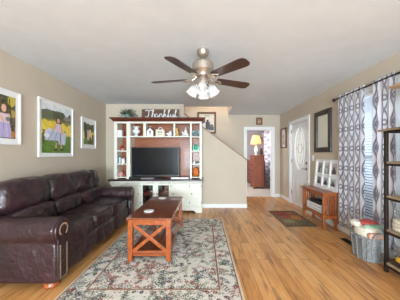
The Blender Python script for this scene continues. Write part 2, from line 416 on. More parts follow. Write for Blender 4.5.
# unseen rear wall, set well back, its wide window added to light the room
mb = MB().box(XL, XR, YR - T, YR, 0, 0.35).box(XL, XR, YR - T, YR, 2.25, H).box(XL, -1.8, YR - T, YR, 0.35, 2.25).box(1.8, XR, YR - T, YR, 0.35, 2.25)
struct('wall_rear', mb, M['wall'])
w2 = MB()
for x in (-1.8, -0.62, 0.56, 1.74): w2.box(x, x + 0.06, YR - 0.09, YR - 0.03, 0.35, 2.25)
w2.box(-1.8, 1.8, YR - 0.09, YR - 0.03, 0.35, 0.41).box(-1.8, 1.8, YR - 0.09, YR - 0.03, 2.19, 2.25)
wo = struct('window_2', w2, M['white'])
MB().box(-1.74, 1.74, YR - 0.065, YR - 0.06, 0.41, 2.19).build('pane', M['glass'], wo)
# bedroom walls
mb = MB().box(-0.72, -0.6, YF + T, 9.82, 0, H); struct('wall_bedroom_left', mb, M['wall_cool'])
mb = MB().box(-0.6, 2.72, 9.7, 9.82, 0, H); struct('wall_bedroom_far', mb, M['wall_cool'])
mb = MB().box(2.6, 2.72, YF + T, 7.7, 0, H).box(2.6, 2.72, 9.0, 9.7, 0, H).box(2.6, 2.72, 7.7, 9.0, 0, 0.5).box(2.6, 2.72, 7.7, 9.0, 2.15, H)
mb.box(XR + T, 2.6, YF, YF + T, 0, H); struct('wall_bedroom_right', mb, M['wall_cool'])
w3 = MB().box(2.63, 2.69, 7.7, 7.75, 0.5, 2.15).box(2.63, 2.69, 8.95, 9.0, 0.5, 2.15).box(2.63, 2.69, 7.75, 8.95, 0.5, 0.55).box(2.63, 2.69, 7.75, 8.95, 2.1, 2.15).box(2.63, 2.69, 7.75, 8.95, 1.3, 1.35)
wo = struct('window_3', w3, M['white']); MB().box(2.655, 2.66, 7.75, 8.95, 0.55, 2.1).build('pane', M['glass'], wo)

def base(name, mb): struct(name, mb, M['white'], bevel=0.006)
bh = 0.09
base('baseboard_left', MB().box(XL, XL + 0.015, YR, YB, 0, bh))
base('baseboard_back', MB().box(XL + 0.016, 1.0, YB - 0.015, YB, 0, bh).box(1.0, 1.015, YB - 0.015, YB + T, 0, bh))
base('baseboard_far', MB().box(1.02, OX0 - 0.085, YF - 0.015, YF, 0, bh).box(OX1 + 0.085, XR - 0.016, YF - 0.015, YF, 0, bh))
base('baseboard_right', MB().box(XR - 0.015, XR, YR, DY0 - 0.085, 0, bh).box(XR - 0.015, XR, DY1 + 0.085, YF, 0, bh))
cs = MB()
cs.box(OX0 - 0.08, OX0, YF - 0.02, YF, 0, OZ + 0.08).box(OX1, OX1 + 0.08, YF - 0.02, YF, 0, OZ + 0.08).box(OX0, OX1, YF - 0.02, YF, OZ, OZ + 0.08)
cs.box(OX0, OX0 + 0.015, YF, YF + T, 0, OZ - 0.015).box(OX1 - 0.015, OX1, YF, YF + T, 0, OZ - 0.015).box(OX0, OX1, YF, YF + T, OZ - 0.015, OZ)
struct('trim_2', cs, M['white'], bevel=0.005)
cs = MB()
cs.box(XR - 0.02, XR, DY0 - 0.08, DY0, 0, DZ + 0.08).box(XR - 0.02, XR, DY1, DY1 + 0.08, 0, DZ + 0.08).box(XR - 0.02, XR, DY0, DY1, DZ, DZ + 0.08)
cs.box(XR, XR + T, DY0, DY0 + 0.015, 0, DZ - 0.015).box(XR, XR + T, DY1 - 0.015, DY1, 0, DZ - 0.015).box(XR, XR + T, DY0, DY1, DZ - 0.015, DZ)
struct('trim_3', cs, M['white'], bevel=0.005)

# front door: slab with an oval light
dx0, dx1 = XR + 0.02, XR + 0.06
y0, y1, z0, z1 = DY0 + 0.018, DY1 - 0.018, 0.01, DZ - 0.02
cy, cz, ry, rz = (y0 + y1) / 2, 1.40, 0.25, 0.50
def rectpt(a):
    c, s_ = math.cos(a), math.sin(a); k = 1e9
    if abs(c) > 1e-9: k = min(k, ((y1 - cy) if c > 0 else (cy - y0)) / abs(c))
    if abs(s_) > 1e-9: k = min(k, ((z1 - cz) if s_ > 0 else (cz - z0)) / abs(s_))
    return (cy + c * k, cz + s_ * k)
angs = sorted([2 * PI * i / 48 for i in range(48)] + [math.atan2(b - cz, a - cy) % (2 * PI) for a in (y0, y1) for b in (z0, z1)])
vs = []; n = len(angs)
for x in (dx0, dx1):
    for a in angs: p = rectpt(a); vs.append((x, p[0], p[1]))
    for a in angs: vs.append((x, cy + ry * math.cos(a), cz + rz * math.sin(a)))
fs = []
for i in range(n):
    j = (i + 1) % n
    fs += [(i, j, n + j, n + i), (2 * n + j, 2 * n + i, 3 * n + i, 3 * n + j), (n + i, n + j, 3 * n + j, 3 * n + i), (i, 2 * n + i, 2 * n + j, j)]
door = struct('door_1', MB().add(vs, fs), M['white'])
ell = lambda r1, r2, x, k=48: [(x, cy + r1 * math.cos(2 * PI * i / k), cz + r2 * math.sin(2 * PI * i / k)) for i in range(k)]
MB().tube(ell(ry + 0.01, rz + 0.01, dx0), 0.018, 8, True).build('glass_moulding', M['white'], door, smooth=True)
gm = translucent('leaded_glass', (222, 219, 214), 0.35, rough=0.3)
gl = MB().prism([(p[1], p[2]) for p in ell(ry, rz, 0)], dx0 + 0.012, dx0 + 0.018, 'x').build('oval_glass', gm, door)
cm = MB().tube(ell(ry * 0.72, rz * 0.84, dx0 + 0.012), 0.004, 5, True).tube(ell(ry * 0.3, rz * 0.5, dx0 + 0.012), 0.004, 5, True)
cm.tube(ell(ry * 0.5, rz * 0.2, dx0 + 0.012), 0.004, 5, True)
for s_ in (-1, 1):
    cm.tube([(dx0 + 0.01, cy, cz + s_ * rz * 0.5), (dx0 + 0.01, cy, cz + s_ * rz)], 0.004, 5)
    cm.tube([(dx0 + 0.01, cy + s_ * ry * 0.5, cz), (dx0 + 0.01, cy + s_ * ry, cz)], 0.004, 5)
cm.build('lead_came', M['chrome'], gl)
for yc in (cy - 0.2, cy + 0.2):
    pn = MB()
    for a, b_, c_, d_ in ((yc - 0.15, yc + 0.15, 0.12, 0.145), (yc - 0.15, yc + 0.15, 0.675, 0.70), (yc - 0.15, yc - 0.125, 0.12, 0.70), (yc + 0.125, yc + 0.15, 0.12, 0.70)):
        pn.box(dx0 - 0.010, dx0 + 0.002, a, b_, c_, d_)
    pn.box(dx0 - 0.008, dx0 + 0.002, yc - 0.09, yc + 0.09, 0.18, 0.64)
    pn.build('raised_panel', M['white'], door, bevel=0.004)
hd = MB().lathe([(0.032, -0.008), (0.032, 0.0)], (dx0, y0 + 0.07, 0.93), 16, 'x').tube([(dx0, y0 + 0.07, 0.93), (dx0 - 0.05, y0 + 0.07, 0.93)], 0.011, 8)
hd.tube([(dx0 - 0.05, y0 + 0.06, 0.93), (dx0 - 0.05, y0 + 0.18, 0.93)], 0.011, 8).build('door_handle', M['chrome'], door, smooth=True)
MB().lathe([(0.03, -0.02), (0.03, 0.0)], (dx0, y0 + 0.07, 1.06), 16, 'x').build('deadbolt', M['chrome'], door, smooth=True)
for z in (0.25, 1.05, 1.8): MB().box(dx0 - 0.012, dx0 + 0.002, y1 - 0.012, y1 + 0.012, z, z + 0.09).build('hinge', M['chrome'], door)

# side window
fr = MB(); x0, x1 = XR + 0.03, XR + 0.09
fr.box(x0, x1, WY0, WY0 + 0.05, WZ0, WZ1).box(x0, x1, WY1 - 0.05, WY1, WZ0, WZ1).box(x0, x1, WY0 + 0.05, WY1 - 0.05, WZ0, WZ0 + 0.06).box(x0, x1, WY0 + 0.05, WY1 - 0.05, WZ1 - 0.05, WZ1)
win = struct('window_1', fr, M['white'], bevel=0.004)
MB().box(x0 + 0.01, x1 - 0.01, WY0 + 0.05, WY1 - 0.05, 1.18, 1.24).build('meeting_rail', M['white'], win)
MB().box(x0 + 0.03, x0 + 0.035, WY0 + 0.05, WY1 - 0.05, WZ0 + 0.06, WZ1 - 0.05).build('pane', M['glass'], win)
cas = MB()
cas.box(XR - 0.018, XR, WY0 - 0.07, WY0, WZ0 - 0.02, WZ1 + 0.07).box(XR - 0.018, XR, WY1, WY1 + 0.07, WZ0 - 0.02, WZ1 + 0.07).box(XR - 0.018, XR, WY0, WY1, WZ1, WZ1 + 0.07)
cas.box(XR - 0.045, XR + 0.03, WY0 - 0.09, WY1 + 0.09, WZ0 - 0.03, WZ0).box(XR - 0.015, XR, WY0 - 0.07, WY1 + 0.07, WZ0 - 0.11, WZ0 - 0.03)
cas.build('window_frame', M['white'], win, bevel=0.004)
bl = thing('window_blind', 'white horizontal slatted blind hanging inside the window between the curtains', 'blind', (XR + 0.002, (WY0 + WY1) / 2, WZ1 - 0.05))
bm_ = translucent('blind_slat', (228, 232, 236), 0.45, rough=0.5)
MB().box(XR - 0.002, XR + 0.028, WY0 + 0.01, WY1 - 0.01, WZ1 - 0.05, WZ1 - 0.005).build('headrail', M['white'], bl)
sl = MB(); z = WZ1 - 0.08
while z > WZ0 + 0.05:
    sl.prism([(XR + 0.002, z + 0.012), (XR + 0.003, z + 0.015), (XR + 0.022, z - 0.015), (XR + 0.021, z - 0.018)], WY0 + 0.015, WY1 - 0.015, 'y'); z -= 0.038
sl.build('slats', bm_, bl)
MB().box(XR - 0.002, XR + 0.026, WY0 + 0.012, WY1 - 0.012, WZ0 + 0.01, WZ0 + 0.03).build('bottom_rail', M['white'], bl)

# ------------------------------------------------------------------ curtains
def trellis(u, v):
    """u, v in metres on the cloth -> grey lattice on white"""
    a = u / 0.155; b = v / 0.60
    d = np.full(u.shape, 9.0)
    fr_ = (a % 1.0)
    for k in (-1, 0, 1, 2):
        for s_ in (-1, 1):
            line = k + s_ * 0.30 * np.cos(2 * PI * b)
            d = np.minimum(d, np.abs(fr_ - line) * 0.155 / np.sqrt(1 + (0.487 * np.sin(2 * PI * b)) ** 2))
    for ox, oz in ((0, 0), (0, 0.5), (0, 1), (1, 0), (1, .5), (1, 1)):
        rr = np.hypot((fr_ - ox) * 0.155, ((b % 1.0) - oz) * 0.60)
        d = np.minimum(d, np.abs(rr - 0.030))
    m = np.clip((0.0120 - d) / 0.006, 0, 1)[..., None]
    return np.array([238, 237, 242.]) * (1 - m) + np.array([136, 131, 146.]) * m

cm_ = translucent('trellis_curtain_cloth', (230, 230, 235), 0.35, True)
def curtain(name, label, X, ya, yb, z0, z1, folds, seed, amp=0.014, dens=1.25, mt=None, parent_rod=None):
    W = abs(yb - ya); cloth = W * dens; nu, nv = int(cloth / 0.009), int((z1 - z0) / 0.012)
    r = random.Random(seed); ph = r.uniform(0, 6)
    def off(U, V):
        o = np.zeros(U.shape + (3,)); env = 0.55 + 0.45 * np.sin(PI * np.clip(V, 0, 1)) + 0.3 * (1 - V)
        a = 2 * PI * folds * U + ph + 0.5 * np.sin(3 * V + seed)
        o[..., 0] = amp * env * np.sin(a) * (0.8 + 0.2 * np.sin(5 * U + seed))
        o[..., 1] = 0.003 * np.sin(2 * a) * np.sign(yb - ya)
        top = np.clip((V - 0.965) / 0.035, 0, 1)
        o[..., 0] += top * 0.012 * np.sin(a * 3)
        o[..., 2] = top * 0.012 * np.sin(a * 3 + 1)
        return o
    fn = lambda U, V: trellis(U * cloth + 0.05 * seed, V * (z1 - z0))
    o = canvas(name, (X, ya, z0), (0, yb - ya, 0), (0, 0, z1 - z0), nu, nv, fn, mt or cm_, None, off)
    s = o.modifiers.new('thickness', 'SOLIDIFY'); s.thickness = 0.003
    return o
CX = 2.185
c1 = curtain('curtain', 'x', CX, 3.44, 2.87, 0.14, 2.195, 5, 1)
tag(c1, 'grey and white trellis patterned curtain panel beside the console table', 'curtain', 'trellis curtains at the side window')
c2 = curtain('curtain', 'x', CX, 2.71, 2.385, 0.14, 2.195, 4, 2)
tag(c2, 'grey and white trellis patterned curtain panel hanging behind the iron shelf unit', 'curtain', 'trellis curtains at the side window')
rod = thing('curtain_rod', 'dark bronze curtain rod with round finials above the side window', 'curtain rod', (CX, 2.7, 2.165))
MB().tube([(CX, 3.50, 2.165), (CX, 2.325, 2.165)], 0.011, 10).build('rod', M['iron'], rod, smooth=True)
for y in (3.53, 2.30): MB().ball((CX, y, 2.165), 0.028).build('finial', M['iron'], rod, smooth=True)
for y in (3.47, 2.35): MB().bar((CX, y, 2.165), (XR, y, 2.165), 0.014, 0.014).box(XR - 0.008, XR, y - 0.02, y + 0.02, 2.13, 2.2).build('bracket', M['iron'], rod)

# ------------------------------------------------------------------ rug
def rug_fn(Wm, Hm, bord):
    def fn(U, V):
        x = U * Wm; y = V * Hm; r = random.Random(5)
        img = np.zeros(U.shape + (3,)) + np.array([216, 209, 198.])
        gx, gy = U.shape[1], U.shape[0]
        def stamp(cx, cy, a, rx, ry_, c):
            i0, i1 = int((cx - .06) / Wm * gx), int((cx + .06) / Wm * gx) + 2; j0, j1 = int((cy - .06) / Hm * gy), int((cy + .06) / Hm * gy) + 2
            i0 = max(0, i0); j0 = max(0, j0)
            if i0 >= gx or j0 >= gy or i1 <= 0 or j1 <= 0: return
            xs = x[j0:j1, i0:i1] - cx; ys = y[j0:j1, i0:i1] - cy
            p = xs * math.cos(a) + ys * math.sin(a); q = -xs * math.sin(a) + ys * math.cos(a)
            m = (p / rx) ** 2 + (q / ry_) ** 2 < 1
            img[j0:j1, i0:i1][m] = c
        greens = [(84, 94, 76), (108, 110, 90), (70, 82, 76), (126, 114, 94)]
        reds = [(150, 62, 60), (176, 92, 84), (128, 56, 62)]; navy = [(58, 68, 90), (72, 84, 104), (48, 52, 70)]
        for k in range(int(Wm * Hm * 135)):
            cx = r.uniform(0, Wm); cy_ = r.uniform(0, Hm); a = r.uniform(0, 2 * PI); cur = r.uniform(-9, 9); g = r.choice(greens)
            px, py = cx, cy_; nl = r.randint(4, 9); sc_ = r.uniform(0.7, 1.1)
            lc = g if r.random() < 0.68 else r.choice(reds + navy)
            for s_ in range(nl):
                for h_ in range(3):
                    px += 0.010 * sc_ * math.cos(a); py += 0.010 * sc_ * math.sin(a); a += cur * 0.010; stamp(px, py, a, 0.007, 0.0028, g)
                for sd in (-1, 1): stamp(px + sd * 0.015 * sc_ * -math.sin(a - sd * 0.5), py + sd * 0.015 * sc_ * math.cos(a - sd * 0.5), a + sd * 1.05, 0.0160 * sc_, 0.0042 * sc_, lc)
        for k in range(int(Wm * Hm * 80)):
            cx = r.uniform(0, Wm); cy_ = r.uniform(0, Hm); c = r.choice(reds + navy + navy)
            for s_ in range(5): stamp(cx + 0.013 * math.cos(s_ * 1.257), cy_ + 0.013 * math.sin(s_ * 1.257), 0, 0.0085, 0.0085, c)
            stamp(cx, cy_, 0, 0.006, 0.006, (226, 206, 160))
        for k in range(int(Wm * Hm * 150)): stamp(r.uniform(0, Wm), r.uniform(0, Hm), r.uniform(0, PI), r.uniform(.006, .012), 0.0055, r.choice(reds + navy + greens + greens))
        e = np.minimum(np.minimum(x, Wm - x), np.minimum(y, Hm - y))
        img[(e < bord + 0.008) & (e > bord - 0.008)] = (142, 92, 80)
        img[(e < bord - 0.012) & (e > bord - 0.018)] = (206, 192, 160)
        img[e < 0.030] = (136, 72, 66); img[e < 0.018] = (214, 200, 172)
        return img + mottled(U, V, 3, 40, 7)
    return fn
RX0, RX1, RY0, RY1 = -1.28, 0.35, 1.72, 4.08
rug = canvas('area_rug', (RX0, RY0, 0.011), (RX1 - RX0, 0, 0), (0, RY1 - RY0, 0), 290, 420, rug_fn(1.63, 2.36, 0.21), M['rug'])
tag(rug, 'cream floral area rug with leafy sprigs and red border lines under the coffee table', 'rug')
s = rug.modifiers.new('thickness', 'SOLIDIFY'); s.thickness = 0.009; s.offset = -1

def mat_fn(U, V):
    img = np.zeros(U.shape + (3,)) + np.array([122, 98, 72.])
    paint(img, U, V, [('r', 0, 1, 0.0, 0.06, (84, 66, 50)), ('r', 0, 1, 0.94, 1, (84, 66, 50)), ('r', 0, 0.05, 0, 1, (84, 66, 50)), ('r', 0.95, 1, 0, 1, (84, 66, 50)),
        ('t', 0.55, 0.45, 0.4, 0.9, 0.15, (164, 84, 52)), ('t', 0.35, 0.6, 0.2, 0.95, 0.25, (146, 64, 48)), ('e', 0.7, 0.5, 0.18, 0.15, (180, 120, 62)), ('e', 0.3, 0.3, 0.2, 0.12, (138, 132, 92)), ('e', 0.7, 0.2, 0.2, 0.08, (92, 98, 64))])
    return img + mottled(U, V, 9, 9, 16)
em = canvas('door_mat', (1.42, 3.62, 0.010), (0.56, 0, 0), (0, 1.02, 0), 40, 70, mat_fn, M['rug'])
em.location = (0, 0, 0)
tag(em, 'muted green and rust red entry mat on the wood floor before the white door', 'rug')
s = em.modifiers.new('thickness', 'SOLIDIFY'); s.thickness = 0.008; s.offset = -1

fv = thing('floor_vent', 'small dark metal floor register set in the planks below the curtain', 'vent', (2.07, 2.99, 0.0))
v = MB().box(2.02, 2.12, 2.85, 3.13, 0.0, 0.004).build('frame', M['iron'], fv)
v = MB()
for k in range(12): v.box(2.03, 2.11, 2.86 + k * 0.0220, 2.873 + k * 0.0220, 0.004, 0.007)
v.build('slats', M['black'], fv)

# ------------------------------------------------------------------ sofa
SO = thing('sofa', 'burgundy brown leather three seat sofa with rolled arms along the left wall', 'sofa', (-1.8, 2.95, 0))
L_ = M['leather']
bx = MB().box(-2.22, -1.42, 2.06, 3.86, 0.07, 0.32); bx.build('base', L_, SO, bevel=0.02, smooth=True)
MB().box(-2.28, -2.10, 1.96, 3.95, 0.09, 0.84).build('back_frame', L_, SO, bevel=0.05, seg=4, smooth=True)
ys = [2.09, 2.66, 3.22, 3.80]
for i in range(3):
    a, b_ = ys[i], ys[i + 1]; c_ = (a + b_) / 2; wd = b_ - a
    sc = MB().puff((-1.72, c_, 0.385), (0.74, wd + 0.012, 0.23), 5, 16, wr=0.012, seed=i)
    seat = sc.build('seat_cushion', L_, SO, smooth=True, angle=80)
    MB().tube([(-1.40, a + 0.02, 0.47), (-1.40, b_ - 0.02, 0.47)], 0.005, 6).build('piping', L_, seat, smooth=True)
    MB().puff((-1.43, c_, 0.20), (0.16, wd - 0.01, 0.25), 6, 10, wr=0.006, seed=i + 4).build('front_panel', L_, SO, smooth=True, angle=80)
    e0 = 0.07 if i == 0 else 0; e1 = 0.09 if i == 2 else 0
    MB().puff((-2.06, (a - e0 + b_ + e1) / 2, 0.80), (0.34, wd + e0 + e1 + 0.02, 0.36), 3.6, 18, ('Y', -0.12), 0.022, i + 9).build('back_cushion', L_, SO, smooth=True, angle=80)
    MB().puff((-1.97, c_, 0.56), (0.32, wd + 0.01, 0.26), 3.6, 16, ('Y', -0.10), 0.016, i + 14).build('lumbar_cushion', L_, SO, smooth=True, angle=80)
for side, Yc in ((-1, 1.985), (1, 3.90)):
    # rolled arm: profile in Y-Z, extruded along X
    prof = []
    for k in range(-4, 19):
        t = math.radians(-40 + k * 14 + 40) if False else math.radians(-60 + (k + 4) * 13.6)
        prof.append((Yc - side * -0.0 + 0.118 * math.cos(t) * (-side) * -1, 0.535 + 0.118 * math.sin(t)))
    prof = [(Yc + 0.118 * math.cos(math.radians(a)) * (-side), 0.537 + 0.118 * math.sin(math.radians(a))) for a in range(180, -61, -12)]
    prof = [(Yc + side * 0.10, 0.07)] + [(Yc + side * 0.10, 0.45)] + prof[1:] + [(Yc - side * 0.085, 0.40), (Yc - side * 0.085, 0.07)] if False else prof
    pr = [(Yc + 0.118 * math.cos(math.radians(a)), 0.537 + 0.118 * math.sin(math.radians(a))) for a in range(-50, 231, 14)]
    poly = [(Yc + 0.082, 0.07), (Yc + 0.080, 0.42)] + pr + [(Yc - 0.080, 0.42), (Yc - 0.082, 0.07)]
    arm = MB().prism(poly, -2.25, -1.345, 'x').build('arm', L_, SO, bevel=0.022, seg=4, smooth=True, angle=60)
    # front scroll panel
    poly2 = [(Yc + (y - Yc) * 0.90, 0.537 + (z - 0.537) * (0.9 if z > 0.4 else 1) + (0.012 if z < 0.1 else 0)) for y, z in poly]
    MB().prism(poly2, -1.350, -1.327, 'x').build('arm_front_panel', L_, arm, bevel=0.008, seg=3, smooth=True)
    path = [(Yc + 0.046, 0.10 + 0.02 * k) for k in range(16)] + [(Yc + 0.054 * math.cos(math.radians(a)), 0.545 + 0.054 * math.sin(math.radians(a))) for a in range(-50, 231, 16)] + [(Yc - 0.046, 0.40 - 0.02 * k) for k in range(16)] + [(Yc - 0.046 + 0.02 * k, 0.10) for k in range(5)]
    nm = MB()
    for y, z in path: nm.ball((-1.325, y, z), 0.0088, 5, (0.7, 1, 1))
    nm.build('nailhead_trim', M['nail'], arm, smooth=True)
for x, y in ((-1.44, 1.99), (-1.44, 3.90), (-2.2, 1.99), (-2.2, 3.90)):
    MB().lathe([(0.04, 0.0), (0.062, 0.008), (0.072, 0.03), (0.062, 0.055), (0.032, 0.07), (0.036, 0.075)], (x, y, 0), 18).build('foot', M['bun'], SO, smooth=True)

# ------------------------------------------------------------------ coffee table
CT = thing('coffee_table', 'reddish wood coffee table with crossed end braces standing on the floral rug', 'table', (-0.635, 3.055, 0.011))
tx0, tx1, ty0, ty1, tz = -0.885, -0.385, 2.43, 3.68, 0.515
G = 0.011
MB().box(tx0 - 0.015, tx1 + 0.015, ty0 - 0.015, ty1 + 0.015, tz - 0.025, tz).build('tabletop', M['tabletop'], CT, bevel=0.006)
lg = 0.055
for x in (tx0, tx1 - lg):
    for y in (ty0, ty1 - lg):
        MB().box(x, x + lg, y, y + lg, G, tz - 0.025).build('leg', M['table'], CT, bevel=0.004)
MB().box(tx0 + 0.01, tx1 - 0.01, ty0 + 0.01, ty1 - 0.01, 0.085, 0.105).build('shelf', M['tabletop'], CT, bevel=0.003)
ap = MB()
for x in (tx0 + 0.008, tx1 - 0.03): ap.box(x, x + 0.022, ty0 + lg, ty1 - lg, tz - 0.085, tz - 0.025)
for y in (ty0 + 0.008, ty1 - 0.03): ap.box(tx0 + lg, tx1 - lg, y, y + 0.022, tz - 0.085, tz - 0.025)
ap.build('apron', M['table'], CT, bevel=0.002)
for y in (ty0 + 0.015, ty1 - 0.045): MB().box(tx0 + lg, tx1 - lg, y, y + 0.03, 0.065, 0.125).build('bottom_rail', M['table'], CT, bevel=0.003)
for x in (tx0 + 0.012, tx1 - 0.032): MB().box(x, x + 0.02, ty0 + lg, ty1 - lg, 0.07, 0.12).build('side_rail', M['table'], CT, bevel=0.003)
for y in (ty0 + 0.028, ty1 - 0.028):
    for sgn in (0, 1):
        a = (tx0 + lg - 0.01, y + sgn * 0.002, 0.11 if sgn else tz - 0.075); b_ = (tx1 - lg + 0.01, y + sgn * 0.002, tz - 0.075 if sgn else 0.11)
        MB().bar(a, b_, 0.022, 0.038, up=(0, 0, 1)).build('cross_brace', M['table'], CT, bevel=0.003)
for (x, y, lb) in ((-0.714, 2.72, 'round white coaster nearer the front end of the coffee table'), (-0.70, 3.53, 'round white coaster at the far end of the coffee table')):
    c_ = MB().lathe([(0.060, tz), (0.064, tz + 0.003), (0.064, tz + 0.008), (0.056, tz + 0.010), (0.03, tz + 0.009), (0.001, tz + 0.009)], (x, y, 0), 28)
    tag(c_.build('coaster', M['white_cer'], None, smooth=True), lb, 'coaster', 'coasters on the coffee table')

# ------------------------------------------------------------------ entertainment centre
EC = thing('entertainment_center', 'cream painted TV hutch with dark wood counter and cherry crown on the back wall', 'cabinet', (-1.03, 4.7, 0))
bx0, bx1, by0, by1 = -2.02, -0.045, 4.515, 4.93
ct = 0.70
mb = MB()          # carcass
mb.box(bx0, bx1, by0 + 0.022, by1, 0.10, 0.118).box(bx0, bx1, by1 - 0.012, by1, 0.118, ct - 0.02)
mb.box(bx0, bx0 + 0.02, by0 + 0.022, by1 - 0.012, 0.118, ct - 0.02).box(bx1 - 0.02, bx1, by0 + 0.022, by1 - 0.012, 0.118, ct - 0.02)
BX = lambda px: (px - 204) / 46.5
cols = [BX(p) for p in (108.6, 121.5, 140.2, 155.6, 171.6, 190.2, 202.6)]
for c_ in cols[1:-1]: mb.box(c_ - 0.01, c_ + 0.01, by0 + 0.022, by1 - 0.012, 0.118, ct - 0.02)
mb.build('base_cabinet', M['cream'], EC, bevel=0.002)
ff = MB().box(bx0, bx1, by0 + 0.004, by0 + 0.022, 0.10, 0.135).box(bx0, bx1, by0 + 0.004, by0 + 0.022, ct - 0.055, ct - 0.02)
for c_ in cols: ff.box(max(bx0, c_ - 0.02), min(bx1, c_ + 0.02), by0 + 0.004, by0 + 0.022, 0.135, ct - 0.055)
ff.build('face_frame', M['cream'], EC, bevel=0.002)
# plinth with bracket feet and arched skirt
def skirt(x0, x1):
    pts = [(x0, 0), (x0 + 0.13, 0), (x0 + 0.16, 0.035), (x0 + 0.20, 0.05), (x1 - 0.20, 0.05), (x1 - 0.16, 0.035), (x1 - 0.13, 0), (x1, 0), (x1, 0.10), (x0, 0.10)]
    return pts
sk = MB()
P_ = skirt(bx0, bx1)
sk.prism([P_[0], P_[1], P_[2], (P_[2][0], 0.10), P_[9]], by0, by0 + 0.02, 'y').prism([P_[2], P_[3], (P_[3][0], 0.10), (P_[2][0], 0.10)], by0, by0 + 0.02, 'y')
sk.box(P_[3][0], P_[4][0], by0, by0 + 0.02, 0.05, 0.10)
sk.prism([P_[4], P_[5], (P_[5][0], 0.10), (P_[4][0], 0.10)], by0, by0 + 0.02, 'y').prism([P_[5], P_[6], P_[7], P_[8], (P_[5][0], 0.10)], by0, by0 + 0.02, 'y')
sk.box(bx0, bx0 + 0.02, by0 + 0.02, by1, 0, 0.10).box(bx1 - 0.02, bx1, by0 + 0.02, by1, 0, 0.10).box(bx0 - 0.01, bx1 + 0.01, by0 - 0.01, by0 + 0.004, 0.10, 0.118)
sk.build('plinth', M['cream'], EC)
MB().box(bx0 - 0.035, bx1 + 0.025, by0 - 0.03, by1, ct - 0.02, ct + 0.018).build('countertop', M['darkwood'], EC, bevel=0.008)
def cab_door(x0, x1, glass, knobx, z0=0.142, z1=None):
    z1 = z1 or ct - 0.062; w_ = 0.045
    d = MB().box(x0, x0 + w_, by0 - 0.012, by0 + 0.004, z0, z1).box(x1 - w_, x1, by0 - 0.012, by0 + 0.004, z0, z1)
    d.box(x0 + w_, x1 - w_, by0 - 0.012, by0 + 0.004, z0, z0 + w_).box(x0 + w_, x1 - w_, by0 - 0.012, by0 + 0.004, z1 - w_, z1)
    if not glass: d.box(x0 + w_, x1 - w_, by0 - 0.004, by0 + 0.002, z0 + w_, z1 - w_).box(x0 + w_ + 0.02, x1 - w_ - 0.02, by0 - 0.010, by0 - 0.004, z0 + w_ + 0.02, z1 - w_ - 0.02)
    o = d.build('door', M['cream'], EC, bevel=0.003)
    if glass: MB().box(x0 + w_, x1 - w_, by0 - 0.006, by0 - 0.002, z0 + w_, z1 - w_).build('glass_pane', M['darkglass'], o)
    MB().ball((knobx, by0 - 0.024, (z0 + z1) / 2 + 0.02), 0.013, 8).tube([(knobx, by0 - 0.02, (z0 + z1) / 2 + 0.02), (knobx, by0 - 0.008, (z0 + z1) / 2 + 0.02)], 0.006).build('knob', M['iron'], o, smooth=True)
    hx = x0 - 0.004 if abs(knobx - x1) < abs(knobx - x0) else x1 - 0.004
    for z in (z0 + 0.05, z1 - 0.09): MB().box(hx, hx + 0.008, by0 - 0.016, by0 - 0.006, z, z + 0.05).build('hinge', M['iron'], o)
for i in range(6):
    a, b_ = cols[i] + 0.012, cols[i + 1] - 0.012
    if i in (2, 3): kx = b_ - 0.022 if i == 2 else a + 0.022
    else: kx = {0: b_ - 0.022, 1: b_ - 0.022, 4: a + 0.022, 5: a + 0.022}[i]
    a = max(a, bx0 + 0.012); b_ = min(b_, bx1 - 0.012)
    cab_door(a, b_, i in (2, 3), kx)
MB().box(cols[2] + 0.011, cols[3] - 0.011, by0 + 0.03, by1 - 0.013, 0.36, 0.375).box(cols[3] + 0.011, cols[4] - 0.011, by0 + 0.03, by1 - 0.013, 0.36, 0.375).build('inner_shelf', M['cherry'], EC)
MB().box(cols[2] + 0.011, cols[3] - 0.011, by1 - 0.02, by1 - 0.013, 0.12, ct - 0.03).box(cols[3] + 0.011, cols[4] - 0.011, by1 - 0.02, by1 - 0.013, 0.12, ct - 0.03).build('inner_back', M['darkwood'], EC)
# upper hutch
uy0, uy1 = 4.61, 4.93
SU = 45.55
UX = lambda px: (px - 204) / SU
UZ = lambda py: HC - (py - 155) / SU
zt, zb = UZ(121.6), ct + 0.018
zs = UZ(137.2)         # main row shelf
mb = MB()
for p0, p1, za in ((114.0, 117.0, zb), (126.4, 130.2, zb), (190.0, 191.8, zb), (199.6, 201.8, zb)): MB().box(UX(p0), UX(p1), uy0, uy1 - 0.01, za, zt - 0.002).build('upright', M['cream'], EC, bevel=0.002)
MB().box(UX(114.0) - 0.001, UX(201.8) + 0.001, uy0 - 0.003, uy0 + 0.02, UZ(123.4), zt).build('top_rail', M['cream'], EC, bevel=0.002)
MB().box(UX(130.2), UX(190), uy0 + 0.002, uy1 - 0.012, zs, UZ(136.0)).build('shelf', M['cream'], EC, bevel=0.002)
for p0, p1 in ((143.2, 146.0), (173.4, 175.2)): MB().box(UX(p0), UX(p1), uy0, uy1 - 0.012, UZ(136.0), UZ(123.4)).build('divider', M['cream'], EC, bevel=0.002)
for p0, p1 in ((117.0, 126.4), (191.8, 199.6)):
    for py in (136.4, 150.6, 163.6, 176.9):
        MB().box(UX(p0), UX(p1), uy0 + 0.002, uy1 - 0.012, UZ(py) - 0.022, UZ(py)).build('shelf', M['cream'], EC, bevel=0.002)
MB().box(UX(117), UX(199.6), uy1 - 0.010, uy1, zb, zt).build('back_panel', M['cherry'], EC)
cr_ = [(uy1, zt), (uy1, zt + 0.085), (uy0 - 0.075, zt + 0.085), (uy0 - 0.075, zt + 0.065), (uy0 - 0.05, zt + 0.05), (uy0 - 0.02, zt + 0.012), (uy0 - 0.02, zt)]
pr = MB()
x0_, x1_ = UX(114.0), UX(201.8); nn = len(cr_)
ex = lambda y: max(0.02, uy0 - y) if y < uy0 else 0.02
vs = []
